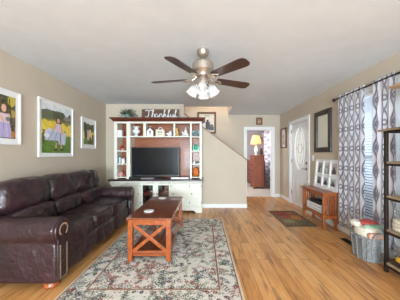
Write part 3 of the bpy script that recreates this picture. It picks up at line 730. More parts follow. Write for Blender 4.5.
for sx, xx in ((-1, x0_), (1, x1_)):
    for i, (y, z) in enumerate(cr_):
        out = {0: 0.02, 1: 0.075, 2: 0.075, 3: 0.075, 4: 0.05, 5: 0.02, 6: 0.02}[i]
        vs.append((xx + sx * out, y, z))
fs = [tuple(range(nn)), tuple(range(nn, 2 * nn))[::-1]] + [(i, (i + 1) % nn, nn + (i + 1) % nn, nn + i) for i in range(nn)]
pr.add(vs, fs).build('crown', M['crown'], EC)

# television
TV = thing('television', 'large black flat screen television on the dark hutch counter', 'television', (-1.09, 4.73, zb))
t0, t1, tz0, tz1 = -1.635, -0.55, 0.762, 1.418
MB().box(t0, t1, 4.70, 4.745, tz0, tz1).build('bezel', M['black'], TV, bevel=0.006)
MB().box(t0 + 0.02, t1 - 0.02, 4.697, 4.701, tz0 + 0.035, tz1 - 0.02).build('screen', M['screen'], TV)
MB().box(-1.34, -0.84, 4.64, 4.84, zb, zb + 0.015).box(-1.15, -1.03, 4.715, 4.74, zb + 0.015, tz0 + 0.02).build('stand', M['black'], TV, bevel=0.005)
# counter items
o = MB().box(-1.64, -1.40, 4.57, 4.68, zb, zb + 0.045).build('media_box', M['black'], None, bevel=0.006)
tag(o, 'small black media player box on the counter left of the television', 'media player')
o = MB().box(-1.36, -1.08, 4.52, 4.60, zb, zb + 0.035).build('cable_box', M['grey_plastic'], None, bevel=0.005)
tag(o, 'slim grey box lying on the counter in front of the television', 'device')
o = MB().box(-0.72, -0.34, 4.56, 4.63, zb, zb + 0.04).build('soundbar', M['white'], None, bevel=0.008)
tag(o, 'slim white bar lying on the counter before the right half of the television', 'speaker')
for x, z, m, lb in ((cols[2] + 0.16, 0.375, 'red_cer', 'red box on the inner shelf behind the left glass cabinet door'), (cols[3] + 0.15, 0.375, 'red_cer', 'red and dark disc player behind the right glass cabinet door'),
                    (cols[2] + 0.16, 0.118, 'blue_cer', 'blue grey box on the cabinet floor behind the left glass door'), (cols[3] + 0.15, 0.118, 'black', 'black player on the cabinet floor behind the right glass door')):
    o = MB().box(x - 0.11, x + 0.11, by0 + 0.06, by0 + 0.22, z, z + 0.07).build('media_player', M[m], None, bevel=0.006); tag(o, lb, 'device', 'devices behind the glass cabinet doors')

# ---- ornaments in the hutch
Yd = 4.70
DX = lambda px: (px - 204) * Yd / F
zr = UZ(136.0) + 0.0005     # top of the long shelf
G_ = 'ornaments on the hutch shelves'
zc = UZ(136.4) + 0.0005
o = MB().box(DX(118), DX(122.6), Yd - 0.05, Yd + 0.05, zc, zc + 0.145).box(DX(118) + 0.012, DX(122.6) - 0.012, Yd - 0.052, Yd - 0.05, zc + 0.02, zc + 0.12).build('white_canister', M['white_cer'], None, bevel=0.006)
tag(o, 'white square canister in the top left cubby of the hutch', 'canister', G_)
o = MB().lathe([(0.035, 0), (0.05, 0.004), (0.05, 0.012), (0.024, 0.03), (0.03, 0.045), (0.078, 0.08), (0.085, 0.11), (0.078, 0.14), (0.04, 0.172), (0.05, 0.19), (0.088, 0.205), (0.086, 0.212), (0.03, 0.21)], (DX(136.4), Yd, zr), 24).build('urn', M['white_cer'], None, smooth=True)
tag(o, 'white round footed urn with a flared rim on the long top shelf', 'vase', G_)
bh_ = thing('birdhouse', 'white birdhouse with dark pitched roof and a keyhole opening on the top shelf', 'birdhouse', (DX(150.6), Yd, zr), G_)
x = DX(150.6)
MB().prism([(x - 0.07, zr), (x + 0.07, zr), (x + 0.07, zr + 0.115), (x, zr + 0.185), (x - 0.07, zr + 0.115)], Yd - 0.05, Yd + 0.05, 'y').build('house', M['white_cer'], bh_)
MB().bar((x - 0.098, Yd, zr + 0.095), (x + 0.004, Yd, zr + 0.198), 0.13, 0.012).bar((x + 0.098, Yd, zr + 0.095), (x - 0.004, Yd, zr + 0.198), 0.13, 0.012).build('roof', M['frame_dark'], bh_)
MB().lathe([(0.02, -0.004), (0.02, 0)], (x, Yd - 0.05, zr + 0.10), 16, 'y').box(x - 0.008, x + 0.008, Yd - 0.054, Yd - 0.05, zr + 0.04, zr + 0.09).build('opening', M['black'], bh_)
MB().ball((x, Yd, zr + 0.215), 0.012, 8).build('finial', M['white_cer'], bh_)
bg = thing('decorative_tote', 'small cream block shaped like a lettered tote with loop handle on the top shelf', 'ornament', (DX(160.4), Yd, zr), G_)
x = DX(160.4)
MB().box(x - 0.10, x + 0.10, Yd - 0.04, Yd + 0.04, zr, zr + 0.15).build('body', M['cream_cer'], bg, bevel=0.01)
MB().tube([(x + 0.045 * math.cos(t * PI / 8), Yd, zr + 0.148 + 0.05 * math.sin(t * PI / 8)) for t in range(9)], 0.008, 8).build('handle', M['white_cer'], bg, smooth=True)
mk = MB()
for k, (a, b_) in enumerate(((-0.05, -0.02), (-0.01, 0.01), (0.02, 0.05))): mk.box(x + a, x + b_, Yd - 0.042, Yd - 0.04, zr + 0.075, zr + 0.105)
mk.box(x - 0.05, x + 0.05, Yd - 0.042, Yd - 0.04, zr + 0.035, zr + 0.042); mk.build('marking', M['grey_plastic'], bg)
x = DX(169.6)
o = MB().ball((x, Yd, zr + 0.045), 0.045, 10, (1.25, 0.8, 1)).ball((x + 0.02, Yd, zr + 0.10), 0.028, 8).prism([(x - 0.09, zr + 0.06), (x - 0.03, zr + 0.03), (x - 0.03, zr + 0.085)], Yd - 0.01, Yd + 0.01, 'y').prism([(x + 0.045, zr + 0.105), (x + 0.065, zr + 0.10), (x + 0.045, zr + 0.09)], Yd - 0.006, Yd + 0.006, 'y').build('bird_figurine', M['white_cer'], None, smooth=True)
tag(o, 'small white bird shaped figurine beside the tote on the top shelf', 'figurine', G_)
x = DX(177.2)
o = MB().ball((x + 0.005, Yd, zr + 0.07), 0.036, 10, (0.85, 0.8, 1.5)).ball((x - 0.012, Yd, zr + 0.158), 0.03, 8, (1.1, 1, 0.9)).tube([(x, Yd, zr + 0.1), (x - 0.01, Yd, zr + 0.15)], 0.02)
for dx_ in (-0.028, 0.03): o.tube([(x + dx_, Yd - 0.01, zr), (x + dx_ * 0.6, Yd, zr + 0.07)], 0.012)
for dx_ in (-0.03, 0.006): o.ball((x + dx_, Yd, zr + 0.183), 0.009, 6)
tag(o.build('yellow_figurine', M['yellow_cer'], None, smooth=True), 'pale yellow seated animal figurine on the top shelf right of the divider', 'figurine', G_)
x = DX(185.4)
o = MB().ball((x, Yd, zr + 0.06), 0.05, 10, (1.2, 0.8, 0.8)).ball((x + 0.005, Yd, zr + 0.115), 0.04, 10, (1, 0.8, 0.9)).ball((x + 0.005, Yd, zr + 0.168), 0.02, 8).ball((x + 0.008, Yd, zr + 0.198), 0.012, 8)
for dx_ in (-0.06, -0.02, 0.03, 0.06): o.tube([(x + dx_, Yd, zr), (x + dx_ * 0.8, Yd, zr + 0.05)], 0.013)
o.ball((x - 0.065, Yd, zr + 0.085), 0.022, 8)
tag(o.build('white_figurine', M['white_cer'], None, smooth=True), 'white stacked animals figurine at the right end of the long top shelf', 'figurine', G_)
x = DX(195.8)
ck = thing('toy_truck', 'teal toy truck with dark wheels in the top right cubby of the hutch', 'toy', (x, Yd, zc), G_)
MB().box(x - 0.075, x + 0.075, Yd - 0.035, Yd + 0.035, zc + 0.03, zc + 0.075).prism([(x - 0.04, zc + 0.075), (x + 0.05, zc + 0.075), (x + 0.035, zc + 0.125), (x - 0.025, zc + 0.125)], Yd - 0.033, Yd + 0.033, 'y').build('body', M['teal_tin'], ck, bevel=0.008)
for dx_ in (-0.045, 0.045):
    MB().lathe([(0.027, -0.042), (0.03, -0.036), (0.03, 0.036), (0.027, 0.042)], (x + dx_, Yd, zc + 0.03), 14, 'y').build('wheel', M['black'], ck, smooth=True)
MB().box(x - 0.085, x + 0.085, Yd + 0.05, Yd + 0.055, zc, zc + 0.14).build('backing_card', M['pot'], ck)
z2 = UZ(150.6) + 0.0005; z3 = UZ(163.6) + 0.0005; z4 = UZ(176.9) + 0.0005
o = MB().box(x - 0.065, x + 0.075, Yd - 0.04, Yd + 0.04, z2, z2 + 0.11).ball((x, Yd - 0.03, z2 + 0.065), 0.055, 10, (1, 0.5, 1)).lathe([(0.03, z2 + 0.11), (0.03, z2 + 0.14), (0.038, z2 + 0.145)], (x, Yd, 0), 14)
tag(o.build('green_jar', M['green_glass'], None, bevel=0.006), 'bright green glazed square jar on the right side shelf of the hutch', 'jar', G_)
o = MB().lathe([(0.02, 0), (0.028, 0.004), (0.026, 0.04), (0.012, 0.055), (0.016, 0.07)], (x - 0.035, Yd, z3), 14)
tag(o.build('small_white_vase', M['white_cer'], None, smooth=True), 'tiny white bottle on the right shelf above the orange crock', 'vase', G_)
o = MB().ball((x + 0.035, Yd, z3 + 0.024), 0.024, 8)
tag(o.build('small_blue_ball', M['blue_cer'], None, smooth=True), 'small blue ball ornament beside the tiny white bottle', 'ornament', G_)
oc = thing('orange_crock', 'tall ribbed orange crock in the lower right cubby of the hutch', 'crock', (x, Yd, z4), G_)
ob = MB()
for k in range(9):
    a = k * 2 * PI / 9; ob.ball((x + 0.04 * math.cos(a), Yd + 0.035 * math.sin(a), z4 + 0.095), 0.036, 8, (1, 1, 2.6))
ob.build('body', M['orange_cer'], oc, smooth=True)
MB().lathe([(0.05, 0.17), (0.05, 0.195), (0.02, 0.20), (0.012, 0.205), (0.012, 0.222)], (x, Yd, z4), 16).build('lid', M['orange_cer'], oc, smooth=True)
x = DX(121.8)
def little(name, lb, cat, mb_, m): tag(mb_.build(name, M[m], None, smooth=True), lb, cat, G_)
little('red_figurine', 'small red ornament on the left side shelf behind a peach bowl', 'figurine', MB().lathe([(0.03, 0), (0.032, 0.05), (0.018, 0.08), (0.022, 0.10), (0.008, 0.125)], (x - 0.02, Yd + 0.03, z2), 14), 'red_cer')
little('peach_bowl', 'small peach bowl on the left side shelf below the white canister', 'bowl', MB().lathe([(0.025, 0), (0.03, 0.004), (0.055, 0.045), (0.052, 0.047), (0.02, 0.012)], (x + 0.03, Yd - 0.03, z2), 18), 'pink_cer')
bk = MB().box(x - 0.075, x - 0.05, Yd - 0.04, Yd + 0.06, z3, z3 + 0.16)
tag(bk.build('blue_book', M['blue_cer'], None, bevel=0.003), 'slim blue book upright on the left side shelf of the hutch', 'book', G_)
bk = MB().box(x - 0.045, x - 0.02, Yd - 0.04, Yd + 0.06, z3, z3 + 0.14)
tag(bk.build('white_book', M['white_cer'], None, bevel=0.003), 'slim white book upright right beside the blue book', 'book', G_)
little('white_jug', 'small white jug right of the books on the left side shelf', 'jug', MB().lathe([(0.03, 0), (0.042, 0.02), (0.042, 0.07), (0.026, 0.10), (0.032, 0.115)], (x + 0.035, Yd, z3), 16), 'white_cer')
little('pink_jar', 'pink jar on the lowest left side shelf of the hutch', 'jar', MB().lathe([(0.04, 0), (0.05, 0.02), (0.05, 0.09), (0.03, 0.105), (0.012, 0.125)], (x - 0.015, Yd, z4), 16), 'pink_cer')
little('red_candle', 'short red candle beside the pink jar on the lowest left shelf', 'candle', MB().lathe([(0.022, 0), (0.022, 0.07), (0.003, 0.072), (0.003, 0.085)], (x + 0.055, Yd, z4), 14), 'red_cer')

# ---- on top of the hutch
tz_ = zt + 0.0855
pl = thing('potted_plant', 'leafy green plant in a pale blue pot on top of the hutch', 'plant', (-1.72, 4.74, tz_))
MB().lathe([(0.045, 0), (0.055, 0.01), (0.075, 0.09), (0.08, 0.095), (0.07, 0.095), (0.05, 0.05)], (-1.72, 4.74, tz_), 18).build('pot', M['pot'], pl, smooth=True)
lf = MB(); r = random.Random(3)
for k in range(130):
    a = r.uniform(0, 2 * PI); el = r.uniform(-0.1, 1.3); ln = r.uniform(0.09, 0.21)
    d = Vector((math.cos(a) * math.cos(el), 0.6 * math.sin(a) * math.cos(el), math.sin(el) * 0.75)); st = Vector((-1.72, 4.74, tz_ + 0.085))
    p1 = st + d * ln; p2 = p1 + d * 0.05 - Vector((0, 0, 0.025)); sd = d.cross(Vector((0, 0, 1))).normalized() * 0.022
    m_ = (p1 + p2) / 2 + Vector((0, 0, 0.006))
    lf.add([p1, m_ + sd, p2, m_ - sd], [(0, 1, 2, 3)]).tube([st, p1], 0.002, 4)
lf.build('foliage', M['leaf'], pl)
sg = thing('wooden_sign', 'rustic brown plank sign with white script word Thankful on top of the hutch', 'sign', (-1.0, 4.78, tz_))
sx0, sx1, sz1 = -1.42, -0.565, tz_ + 0.225
pk = MB()
for k in range(3): pk.box(sx0 + 0.01, sx1 - 0.01, 4.775, 4.79, tz_ + 0.005 + k * 0.072, tz_ + 0.073 + k * 0.072)
pk.build('planks', M['frame_brown'], sg, bevel=0.002)
MB().box(sx0, sx1, 4.765, 4.795, sz1 - 0.012, sz1).box(sx0, sx0 + 0.012, 4.765, 4.795, tz_, sz1 - 0.012).box(sx1 - 0.012, sx1, 4.765, 4.795, tz_, sz1 - 0.012).box(sx0 + 0.012, sx1 - 0.012, 4.765, 4.795, tz_, tz_ + 0.008).build('frame', M['shelfwood'], sg)
# script lettering, strokes in units of x-height = 1
def arc(cx, cy, rx, ry_, a0, a1, n_=10): return [(cx + rx * math.cos(math.radians(a0 + (a1 - a0) * i / n_)), cy + ry_ * math.sin(math.radians(a0 + (a1 - a0) * i / n_))) for i in range(n_ + 1)]
S = []; sh = lambda pts, dx: [(p[0] + dx, p[1]) for p in pts]
S.append([(0.0, 1.75), (0.35, 2.0), (0.9, 1.85), (1.6, 2.05)]); S.append([(0.85, 1.9), (0.8, 0.9), (0.6, 0.1), (0.2, 0.0), (0.05, 0.25)])
def hh(dx): return [sh([(0, 0), (0.2, 1.2), (0.45, 2.0), (0.25, 2.0), (0.15, 0.9), (0.1, 0)], dx), sh([(0.12, 0.4)] + arc(0.4, 0.6, 0.22, 0.38, 150, 0, 6) + [(0.62, 0.1), (0.85, 0.15)], dx)]
S += hh(1.5)
S.append(sh(arc(0.35, 0.45, 0.33, 0.43, 60, 380, 14) + [(0.68, 0.1), (0.95, 0.2)], 2.3))
S.append(sh([(0, 0.9), (0.05, 0)], 3.3)); S.append(sh([(0.05, 0.4)] + arc(0.35, 0.55, 0.25, 0.4, 150, 0, 6) + [(0.62, 0.1), (0.85, 0.2)], 3.3))
S.append(sh([(0, 0), (0.2, 1.2), (0.45, 2.0), (0.25, 2.0), (0.15, 0.9), (0.1, 0)], 4.2)); S.append(sh([(0.15, 0.45), (0.55, 0.95), (0.45, 0.6), (0.2, 0.5), (0.5, 0.25), (0.75, 0.0), (0.95, 0.15)], 4.2))
S.append(sh([(0, 0.1), (0.25, 1.2), (0.55, 2.0), (0.3, 2.0), (0.2, 0.8), (0.15, -0.5), (0.4, -0.4), (0.3, 0.2), (0.75, 0.3)], 5.15))
S.append(sh([(0, 0.9), (0.05, 0.25), (0.25, 0.0), (0.5, 0.25), (0.6, 0.9), (0.62, 0.15), (0.85, 0.15)], 5.9))
S.append(sh([(0, 0.1), (0.3, 1.2), (0.5, 2.0), (0.28, 2.0), (0.2, 0.8), (0.3, 0.0), (0.7, 0.2)], 6.75))
lt = MB(); kx, kz = 0.098, 0.078
for st in S:
    pts = [(sx0 + 0.085 + p[0] * kx, 4.772, tz_ + 0.042 + p[1] * kz) for p in st]
    # smooth the stroke
    fine = []
    for i in range(len(pts) - 1):
        p0 = Vector(pts[max(i - 1, 0)]); p1 = Vector(pts[i]); p2 = Vector(pts[i + 1]); p3 = Vector(pts[min(i + 2, len(pts) - 1)])
        for q in range(4):
            t = q / 4; fine.append(0.5 * ((2 * p1) + (p2 - p0) * t + (2 * p0 - 5 * p1 + 4 * p2 - p3) * t * t + (3 * p1 - p0 - 3 * p2 + p3) * t ** 3))
    fine.append(Vector(pts[-1])); lt.tube(fine, 0.0095, 6)
lt.build('lettering', M['white_cer'], sg, smooth=True)

# ------------------------------------------------------------------ pictures
def framed(name, label, cat, side, X, a0, a1, z0, z1, fw, fm, matw, fn, nu=40, nv=50, depth=0.025, group=None, lift=0.0):
    """side: 'left' wall (facing +X), 'right' (facing -X), 'far' (facing -Y). a0,a1 = along-wall extent; picture's left edge first as seen"""
    t = thing(name, label, cat, (0, 0, 0), group)
    if side == 'far': t.location = ((a0 + a1) / 2, X, z0)
    else: t.location = (X, (a0 + a1) / 2, z0)
    sg_ = {'left': 1, 'right': -1, 'far': -1}[side]
    def bx_(mb_, u0, u1, za, zb_, d0, d1):
        lo, hi = sorted((u0, u1)); p, q = sorted((X + sg_ * d0, X + sg_ * d1))
        if side == 'far': mb_.box(lo, hi, p, q, za, zb_)
        else: mb_.box(p, q, lo, hi, za, zb_)
    lo, hi = min(a0, a1), max(a0, a1)
    m_ = MB()
    bx_(m_, lo, lo + fw, z0, z1, 0.002, depth); bx_(m_, hi - fw, hi, z0, z1, 0.002, depth)
    bx_(m_, lo + fw, hi - fw, z0, z0 + fw, 0.002, depth); bx_(m_, lo + fw, hi - fw, z1 - fw, z1, 0.002, depth)
    m_.build('frame', fm, t, bevel=0.003)
    if matw: m_ = MB(); bx_(m_, lo + fw, hi - fw, z0 + fw, z1 - fw, 0.002, 0.010); m_.build('mat_board', M['white_cer'], t)
    s_ = 1 if a1 > a0 else -1
    g = fw + matw; ua, ub = a0 + s_ * g, a1 - s_ * g; d = X + sg_ * (0.012 if matw else 0.008)
    if side == 'far': canvas('print', (ua, d, z0 + g), (ub - ua, 0, 0), (0, 0, z1 - z0 - 2 * g), nu, nv, fn, M['print'], t)
    else: canvas('print', (d, ua, z0 + g), (0, ub - ua, 0), (0, 0, z1 - z0 - 2 * g), nu, nv, fn, M['print'], t)
    return t

def bg_field(U, V, seed, sky=0.86, tree=0.66, field=0.36):
    img = np.zeros(U.shape + (3,)); img[:] = (104, 136, 56)
    img[V > field] = (240, 212, 78)
    wob = mottled(U, V, seed, 5, 0.03)[..., 0]
    img[V > tree - 0.02 + wob] = (150, 140, 70)
    img[V > tree + 0.03 + wob] = (96, 100, 72)
    img[V > sky + wob * 2] = (232, 236, 240)
    return img + mottled(U, V, seed + 1, 16, 20)
def art_bench(U, V):
    img = bg_field(U, V, 1, 0.87, 0.68, 0.38)
    return paint(img, U, V, [('e', 0.2, 0.8, 0.2, 0.1, (110, 116, 88)), ('e', 0.55, 0.82, 0.2, 0.09, (84, 90, 66)), ('e', 0.85, 0.78, 0.13, 0.05, (150, 146, 130)),
        ('r', 0.02, 0.4, 0.44, 0.47, (88, 62, 46)), ('r', 0.02, 0.4, 0.38, 0.41, (78, 56, 44)), ('r', 0.05, 0.08, 0.2, 0.46, (70, 50, 40)), ('r', 0.75, 0.78, 0.18, 0.5, (70, 50, 40)),
        ('e', 0.52, 0.70, 0.085, 0.085, (92, 60, 44)), ('e', 0.59, 0.62, 0.05, 0.10, (100, 66, 48)), ('e', 0.53, 0.70, 0.052, 0.052, (226, 180, 156)),
        ('t', 0.54, 0.44, 0.15, 0.64, 0.085, (232, 206, 214)), ('e', 0.30, 0.43, 0.20, 0.08, (222, 220, 236)), ('t', 0.34, 0.26, 0.26, 0.46, 0.16, (200, 206, 228)), ('t', 0.66, 0.18, 0.12, 0.46, 0.16, (206, 208, 230)), ('e', 0.16, 0.36, 0.09, 0.05, (238, 236, 244)), ('l', 0.2, 0.28, 0.36, 0.46, 0.012, (150, 158, 190)), ('l', 0.4, 0.24, 0.48, 0.44, 0.012, (150, 158, 190)), ('l', 0.6, 0.2, 0.6, 0.44, 0.014, (120, 122, 140)), ('l', 0.72, 0.2, 0.68, 0.42, 0.010, (236, 236, 246)),
        ('l', 0.44, 0.58, 0.34, 0.48, 0.022, (220, 176, 152)), ('l', 0.64, 0.58, 0.68, 0.42, 0.022, (220, 176, 152)),
        ('l', 0.46, 0.20, 0.44, 0.08, 0.022, (214, 170, 150)), ('l', 0.62, 0.2, 0.64, 0.08, 0.022, (214, 170, 150)), ('e', 0.44, 0.07, 0.05, 0.03, (70, 46, 38)), ('e', 0.65, 0.07, 0.05, 0.03, (70, 46, 38))]) 
def art_girl(U, V):
    img = np.zeros(U.shape + (3,)); img[:] = (108, 92, 66); img[V > 0.6] = (86, 84, 58); img[V < 0.25] = (104, 84, 60)
    img += mottled(U, V, 21, 14, 26)
    U = U - 0.36
    return paint(img, U, V, [('e', 0.52, 0.9, 0.12, 0.14, (206, 186, 76)), ('e', 0.56, 0.6, 0.08, 0.1, (182, 158, 74)), ('l', 0.44, 0.95, 0.56, 0.1, 0.016, (58, 46, 38)), ('e', -0.1, 0.9, 0.16, 0.06, (226, 226, 240)),
        ('e', 0.30, 0.70, 0.12, 0.13, (98, 64, 44)), ('e', 0.28, 0.70, 0.075, 0.09, (232, 188, 164)), ('t', 0.30, 0.02, 0.26, 0.42, 0.14, (186, 172, 216)), ('t', 0.30, 0.36, 0.15, 0.58, 0.17, (230, 208, 218)),
        ('l', 0.16, 0.52, 0.26, 0.42, 0.035, (226, 182, 158)), ('l', 0.45, 0.52, 0.38, 0.42, 0.035, (226, 182, 158)), ('e', 0.40, 0.46, 0.07, 0.05, (120, 128, 130)), ('e', 0.56, 0.10, 0.07, 0.08, (200, 130, 60)),
        ('l', 0.25, 0.05, 0.27, 0.38, 0.012, (160, 146, 196)), ('l', 0.38, 0.05, 0.35, 0.38, 0.012, (212, 204, 232))])
def art_pair(U, V):
    img = bg_field(U, V, 31, 0.92, 0.6, 0.25)
    return paint(img, U, V, [('e', 0.12, 0.8, 0.16, 0.2, (74, 76, 52)), ('e', 0.2, 0.45, 0.14, 0.22, (66, 72, 46)), ('e', 0.9, 0.3, 0.1, 0.2, (98, 96, 52)),
        ('e', 0.42, 0.72, 0.06, 0.05, (92, 62, 46)), ('t', 0.42, 0.2, 0.1, 0.66, 0.08, (214, 178, 186)), ('l', 0.4, 0.2, 0.4, 0.08, 0.03, (210, 168, 148)),
        ('e', 0.62, 0.76, 0.06, 0.05, (104, 72, 50)), ('t', 0.62, 0.34, 0.08, 0.70, 0.09, (230, 206, 170)), ('t', 0.62, 0.08, 0.07, 0.36, 0.08, (74, 76, 96)), ('e', 0.55, 0.1, 0.3, 0.06, (92, 78, 44))])
XW = XL
GP = 'white framed family photos on the left wall'
framed('framed_photo', 'white framed photo of a child in a lavender dress, cut by the left edge', 'picture', 'left', XW, 2.08, 2.63, 1.365, 2.005, 0.022, M['white'], 0.05, art_girl, 60, 70, group=GP)
framed('framed_photo', 'largest white framed photo, child in pale skirt sitting on a bench in a field', 'picture', 'left', XW, 2.91, 3.68, 1.215, 2.055, 0.022, M['white'], 0.038, art_bench, 90, 100, group=GP)
framed('framed_photo', 'small white framed photo of two standing figures, nearest the back wall', 'picture', 'left', XW, 3.93, 4.46, 1.37, 1.965, 0.022, M['white'], 0.06, art_pair, 50, 60, group=GP)
def art_couple(U, V):
    img = np.zeros(U.shape + (3,)); img[:] = (214, 206, 192); img += mottled(U, V, 41, 8, 10)
    sh_ = [('r', 0.3, 0.72, 0.88, 0.91, (110, 96, 84)), ('r', 0.36, 0.66, 0.80, 0.83, (130, 116, 100)),
        ('e', 0.34, 0.56, 0.08, 0.08, (120, 92, 74)), ('t', 0.33, 0.1, 0.15, 0.5, 0.10, (226, 220, 218)), ('e', 0.56, 0.60, 0.08, 0.08, (70, 54, 48)), ('t', 0.57, 0.12, 0.14, 0.54, 0.13, (52, 54, 64)),
        ('r', 0.62, 0.98, 0.08, 0.3, (70, 64, 66)), ('e', 0.82, 0.34, 0.12, 0.08, (96, 82, 76)), ('e', 0.10, 0.3, 0.12, 0.2, (84, 92, 104))]
    return paint(img, U, V, sh_)
framed('framed_poster', 'brown wood framed picture of a couple on the stairwell wall', 'picture', 'far', YF, -0.20, 0.36, 1.88, 2.52, 0.055, M['frame_brown'], 0, art_couple, 50, 60, 0.03)
def art_small(U, V):
    img = np.zeros(U.shape + (3,)); img[:] = (150, 104, 74); img += mottled(U, V, 51, 5, 14)
    return paint(img, U, V, [('e', 0.5, 0.5, 0.32, 0.3, (196, 168, 132)), ('e', 0.45, 0.55, 0.14, 0.14, (112, 64, 44))])
framed('small_plaque', 'small square brown plaque on the wall above the bedroom doorway', 'picture', 'far', YF, 1.55, 1.735, 2.14, 2.355, 0.03, M['frame_brown'], 0, art_small, 24, 24, 0.02)
def art_entry(U, V):
    img = np.zeros(U.shape + (3,)); img[:] = (206, 190, 176); img += mottled(U, V, 61, 6, 12)
    return paint(img, U, V, [('e', 0.5, 0.62, 0.2, 0.12, (176, 110, 92)), ('r', 0.46, 0.54, 0.2, 0.6, (104, 100, 80)), ('e', 0.5, 0.2, 0.22, 0.1, (150, 140, 130))])
framed('entry_picture', 'narrow dark framed picture on the right wall between the doorway and front door', 'picture', 'right', XR, 6.13, 5.74, 1.44, 2.0, 0.035, M['frame_brown'], 0.03, art_entry, 30, 40, 0.03)

# mirror
mr_ = thing('wall_mirror', 'rectangular mirror in a wide dark wood frame on the right wall', 'mirror', (XR, 3.985, 1.30))
m_ = MB(); y0, y1, z0, z1, fw = 3.705, 4.265, 1.295, 2.09, 0.095
for a, b_, c_, d_ in ((y0, y0 + fw, z0, z1), (y1 - fw, y1, z0, z1), (y0 + fw, y1 - fw, z0, z0 + fw), (y0 + fw, y1 - fw, z1 - fw, z1)): m_.box(XR - 0.03, XR - 0.002, a, b_, c_, d_)
m_.build('frame', M['frame_dark'], mr_, bevel=0.01)
MB().box(XR - 0.012, XR - 0.003, y0 + fw, y1 - fw, z0 + fw, z1 - fw).build('mirror_glass', M['mirror'], mr_)
sw = thing('light_switch', 'white light switch plate on the right wall between front door and mirror', 'switch', (XR, 4.35, 1.13))
MB().box(XR - 0.008, XR - 0.001, 4.31, 4.39, 1.12, 1.24).build('plate', M['white_cer'], sw, bevel=0.003)
MB().box(XR - 0.014, XR - 0.008, 4.34, 4.36, 1.16, 1.20).build('rocker', M['white'], sw, bevel=0.002)

# ------------------------------------------------------------------ console table with magazine rack
KT = thing('console_table', 'orange oak side table with slatted ends against the right wall by the curtain', 'table', (2.08, 3.8, 0))
kx0, kx1, ky0, ky1, kz = 1.965, 2.20, 3.46, 4.20, 0.625
MB().box(kx0 - 0.02, kx1 + 0.01, ky0 - 0.03, ky1 + 0.03, kz - 0.02, kz).build('tabletop', M['console'], KT, bevel=0.006)
for x in (kx0, kx1 - 0.04):
    for y in (ky0, ky1 - 0.045):
        MB().prism([(x + 0.006, 0), (x + 0.034, 0), (x + 0.04, kz - 0.02), (x, kz - 0.02)], y, y + 0.045, 'y').build('leg', M['console'], KT, bevel=0.004)
MB().box(kx0 + 0.01, kx1 - 0.01, ky0 + 0.01, ky1 - 0.01, 0.20, 0.218).build('shelf', M['console'], KT, bevel=0.003)
MB().box(kx0 + 0.004, kx0 + 0.022, ky0 + 0.045, ky1 - 0.045, kz - 0.07, kz - 0.02).box(kx1 - 0.022, kx1 - 0.004, ky0 + 0.045, ky1 - 0.045, kz - 0.07, kz - 0.02).build('apron', M['console'], KT)
for x in (kx0 + 0.004,):
    n_ = 14; top = 0.255
    pts = [(ky0 + 0.045, top), (ky1 - 0.045, top)] + [(ky1 - 0.045 - (ky1 - ky0 - 0.09) * i / n_, 0.165 + 0.035 * math.sin(PI * i / n_)) for i in range(n_ + 1)]
    MB().prism(pts, x, x + 0.018, 'x').build('curved_rail', M['console'], KT)
for y in (ky0 + 0.012, ky1 - 0.03):
    en = MB().box(kx0 + 0.035, kx1 - 0.035, y, y + 0.018, 0.18, 0.24).box(kx0 + 0.035, kx1 - 0.035, y, y + 0.018, kz - 0.075, kz - 0.02)
    for k in range(4): en.box(kx0 + 0.048 + k * 0.038, kx0 + 0.068 + k * 0.038, y + 0.004, y + 0.014, 0.24, kz - 0.075)
    en.build('slatted_end', M['console'], KT)
cb = thing('white_crate', 'white slatted crate on the lower shelf of the console table', 'crate', (2.08, 3.85, 0.2185))
c_ = MB(); cx0, cx1, cy0, cy1, cz0 = 2.0, 2.16, 3.62, 4.08, 0.2185
c_.box(cx0, cx1, cy0, cy1, cz0, cz0 + 0.012)
for k in range(3):
    z = cz0 + 0.015 + k * 0.05
    c_.box(cx0, cx0 + 0.01, cy0, cy1, z, z + 0.04).box(cx1 - 0.01, cx1, cy0, cy1, z, z + 0.04).box(cx0 + 0.01, cx1 - 0.01, cy0, cy0 + 0.01, z, z + 0.04).box(cx0 + 0.01, cx1 - 0.01, cy1 - 0.01, cy1, z, z + 0.04)
c_.build('slats', M['white'], cb)
c_ = MB()
for x in (cx0 + 0.01, cx1 - 0.022):
    for y in (cy0 + 0.01, cy1 - 0.022): c_.box(x, x + 0.012, y, y + 0.012, cz0 + 0.012, cz0 + 0.155)
c_.build('corner_post', M['white'], cb)
r = random.Random(8)
for k in range(6):
    y = 3.655 + k * 0.068; hgt = 0.19 + r.uniform(0, 0.05)
    o = MB().box(2.02, 2.14, y, y + 0.03, cz0 + 0.0125, cz0 + hgt).build('book', M['black'] if k % 2 else M['frame_dark'], None, bevel=0.003)
    tag(o, 'dark spined book standing in the white crate under the console table', 'book', 'dark books in the white crate')
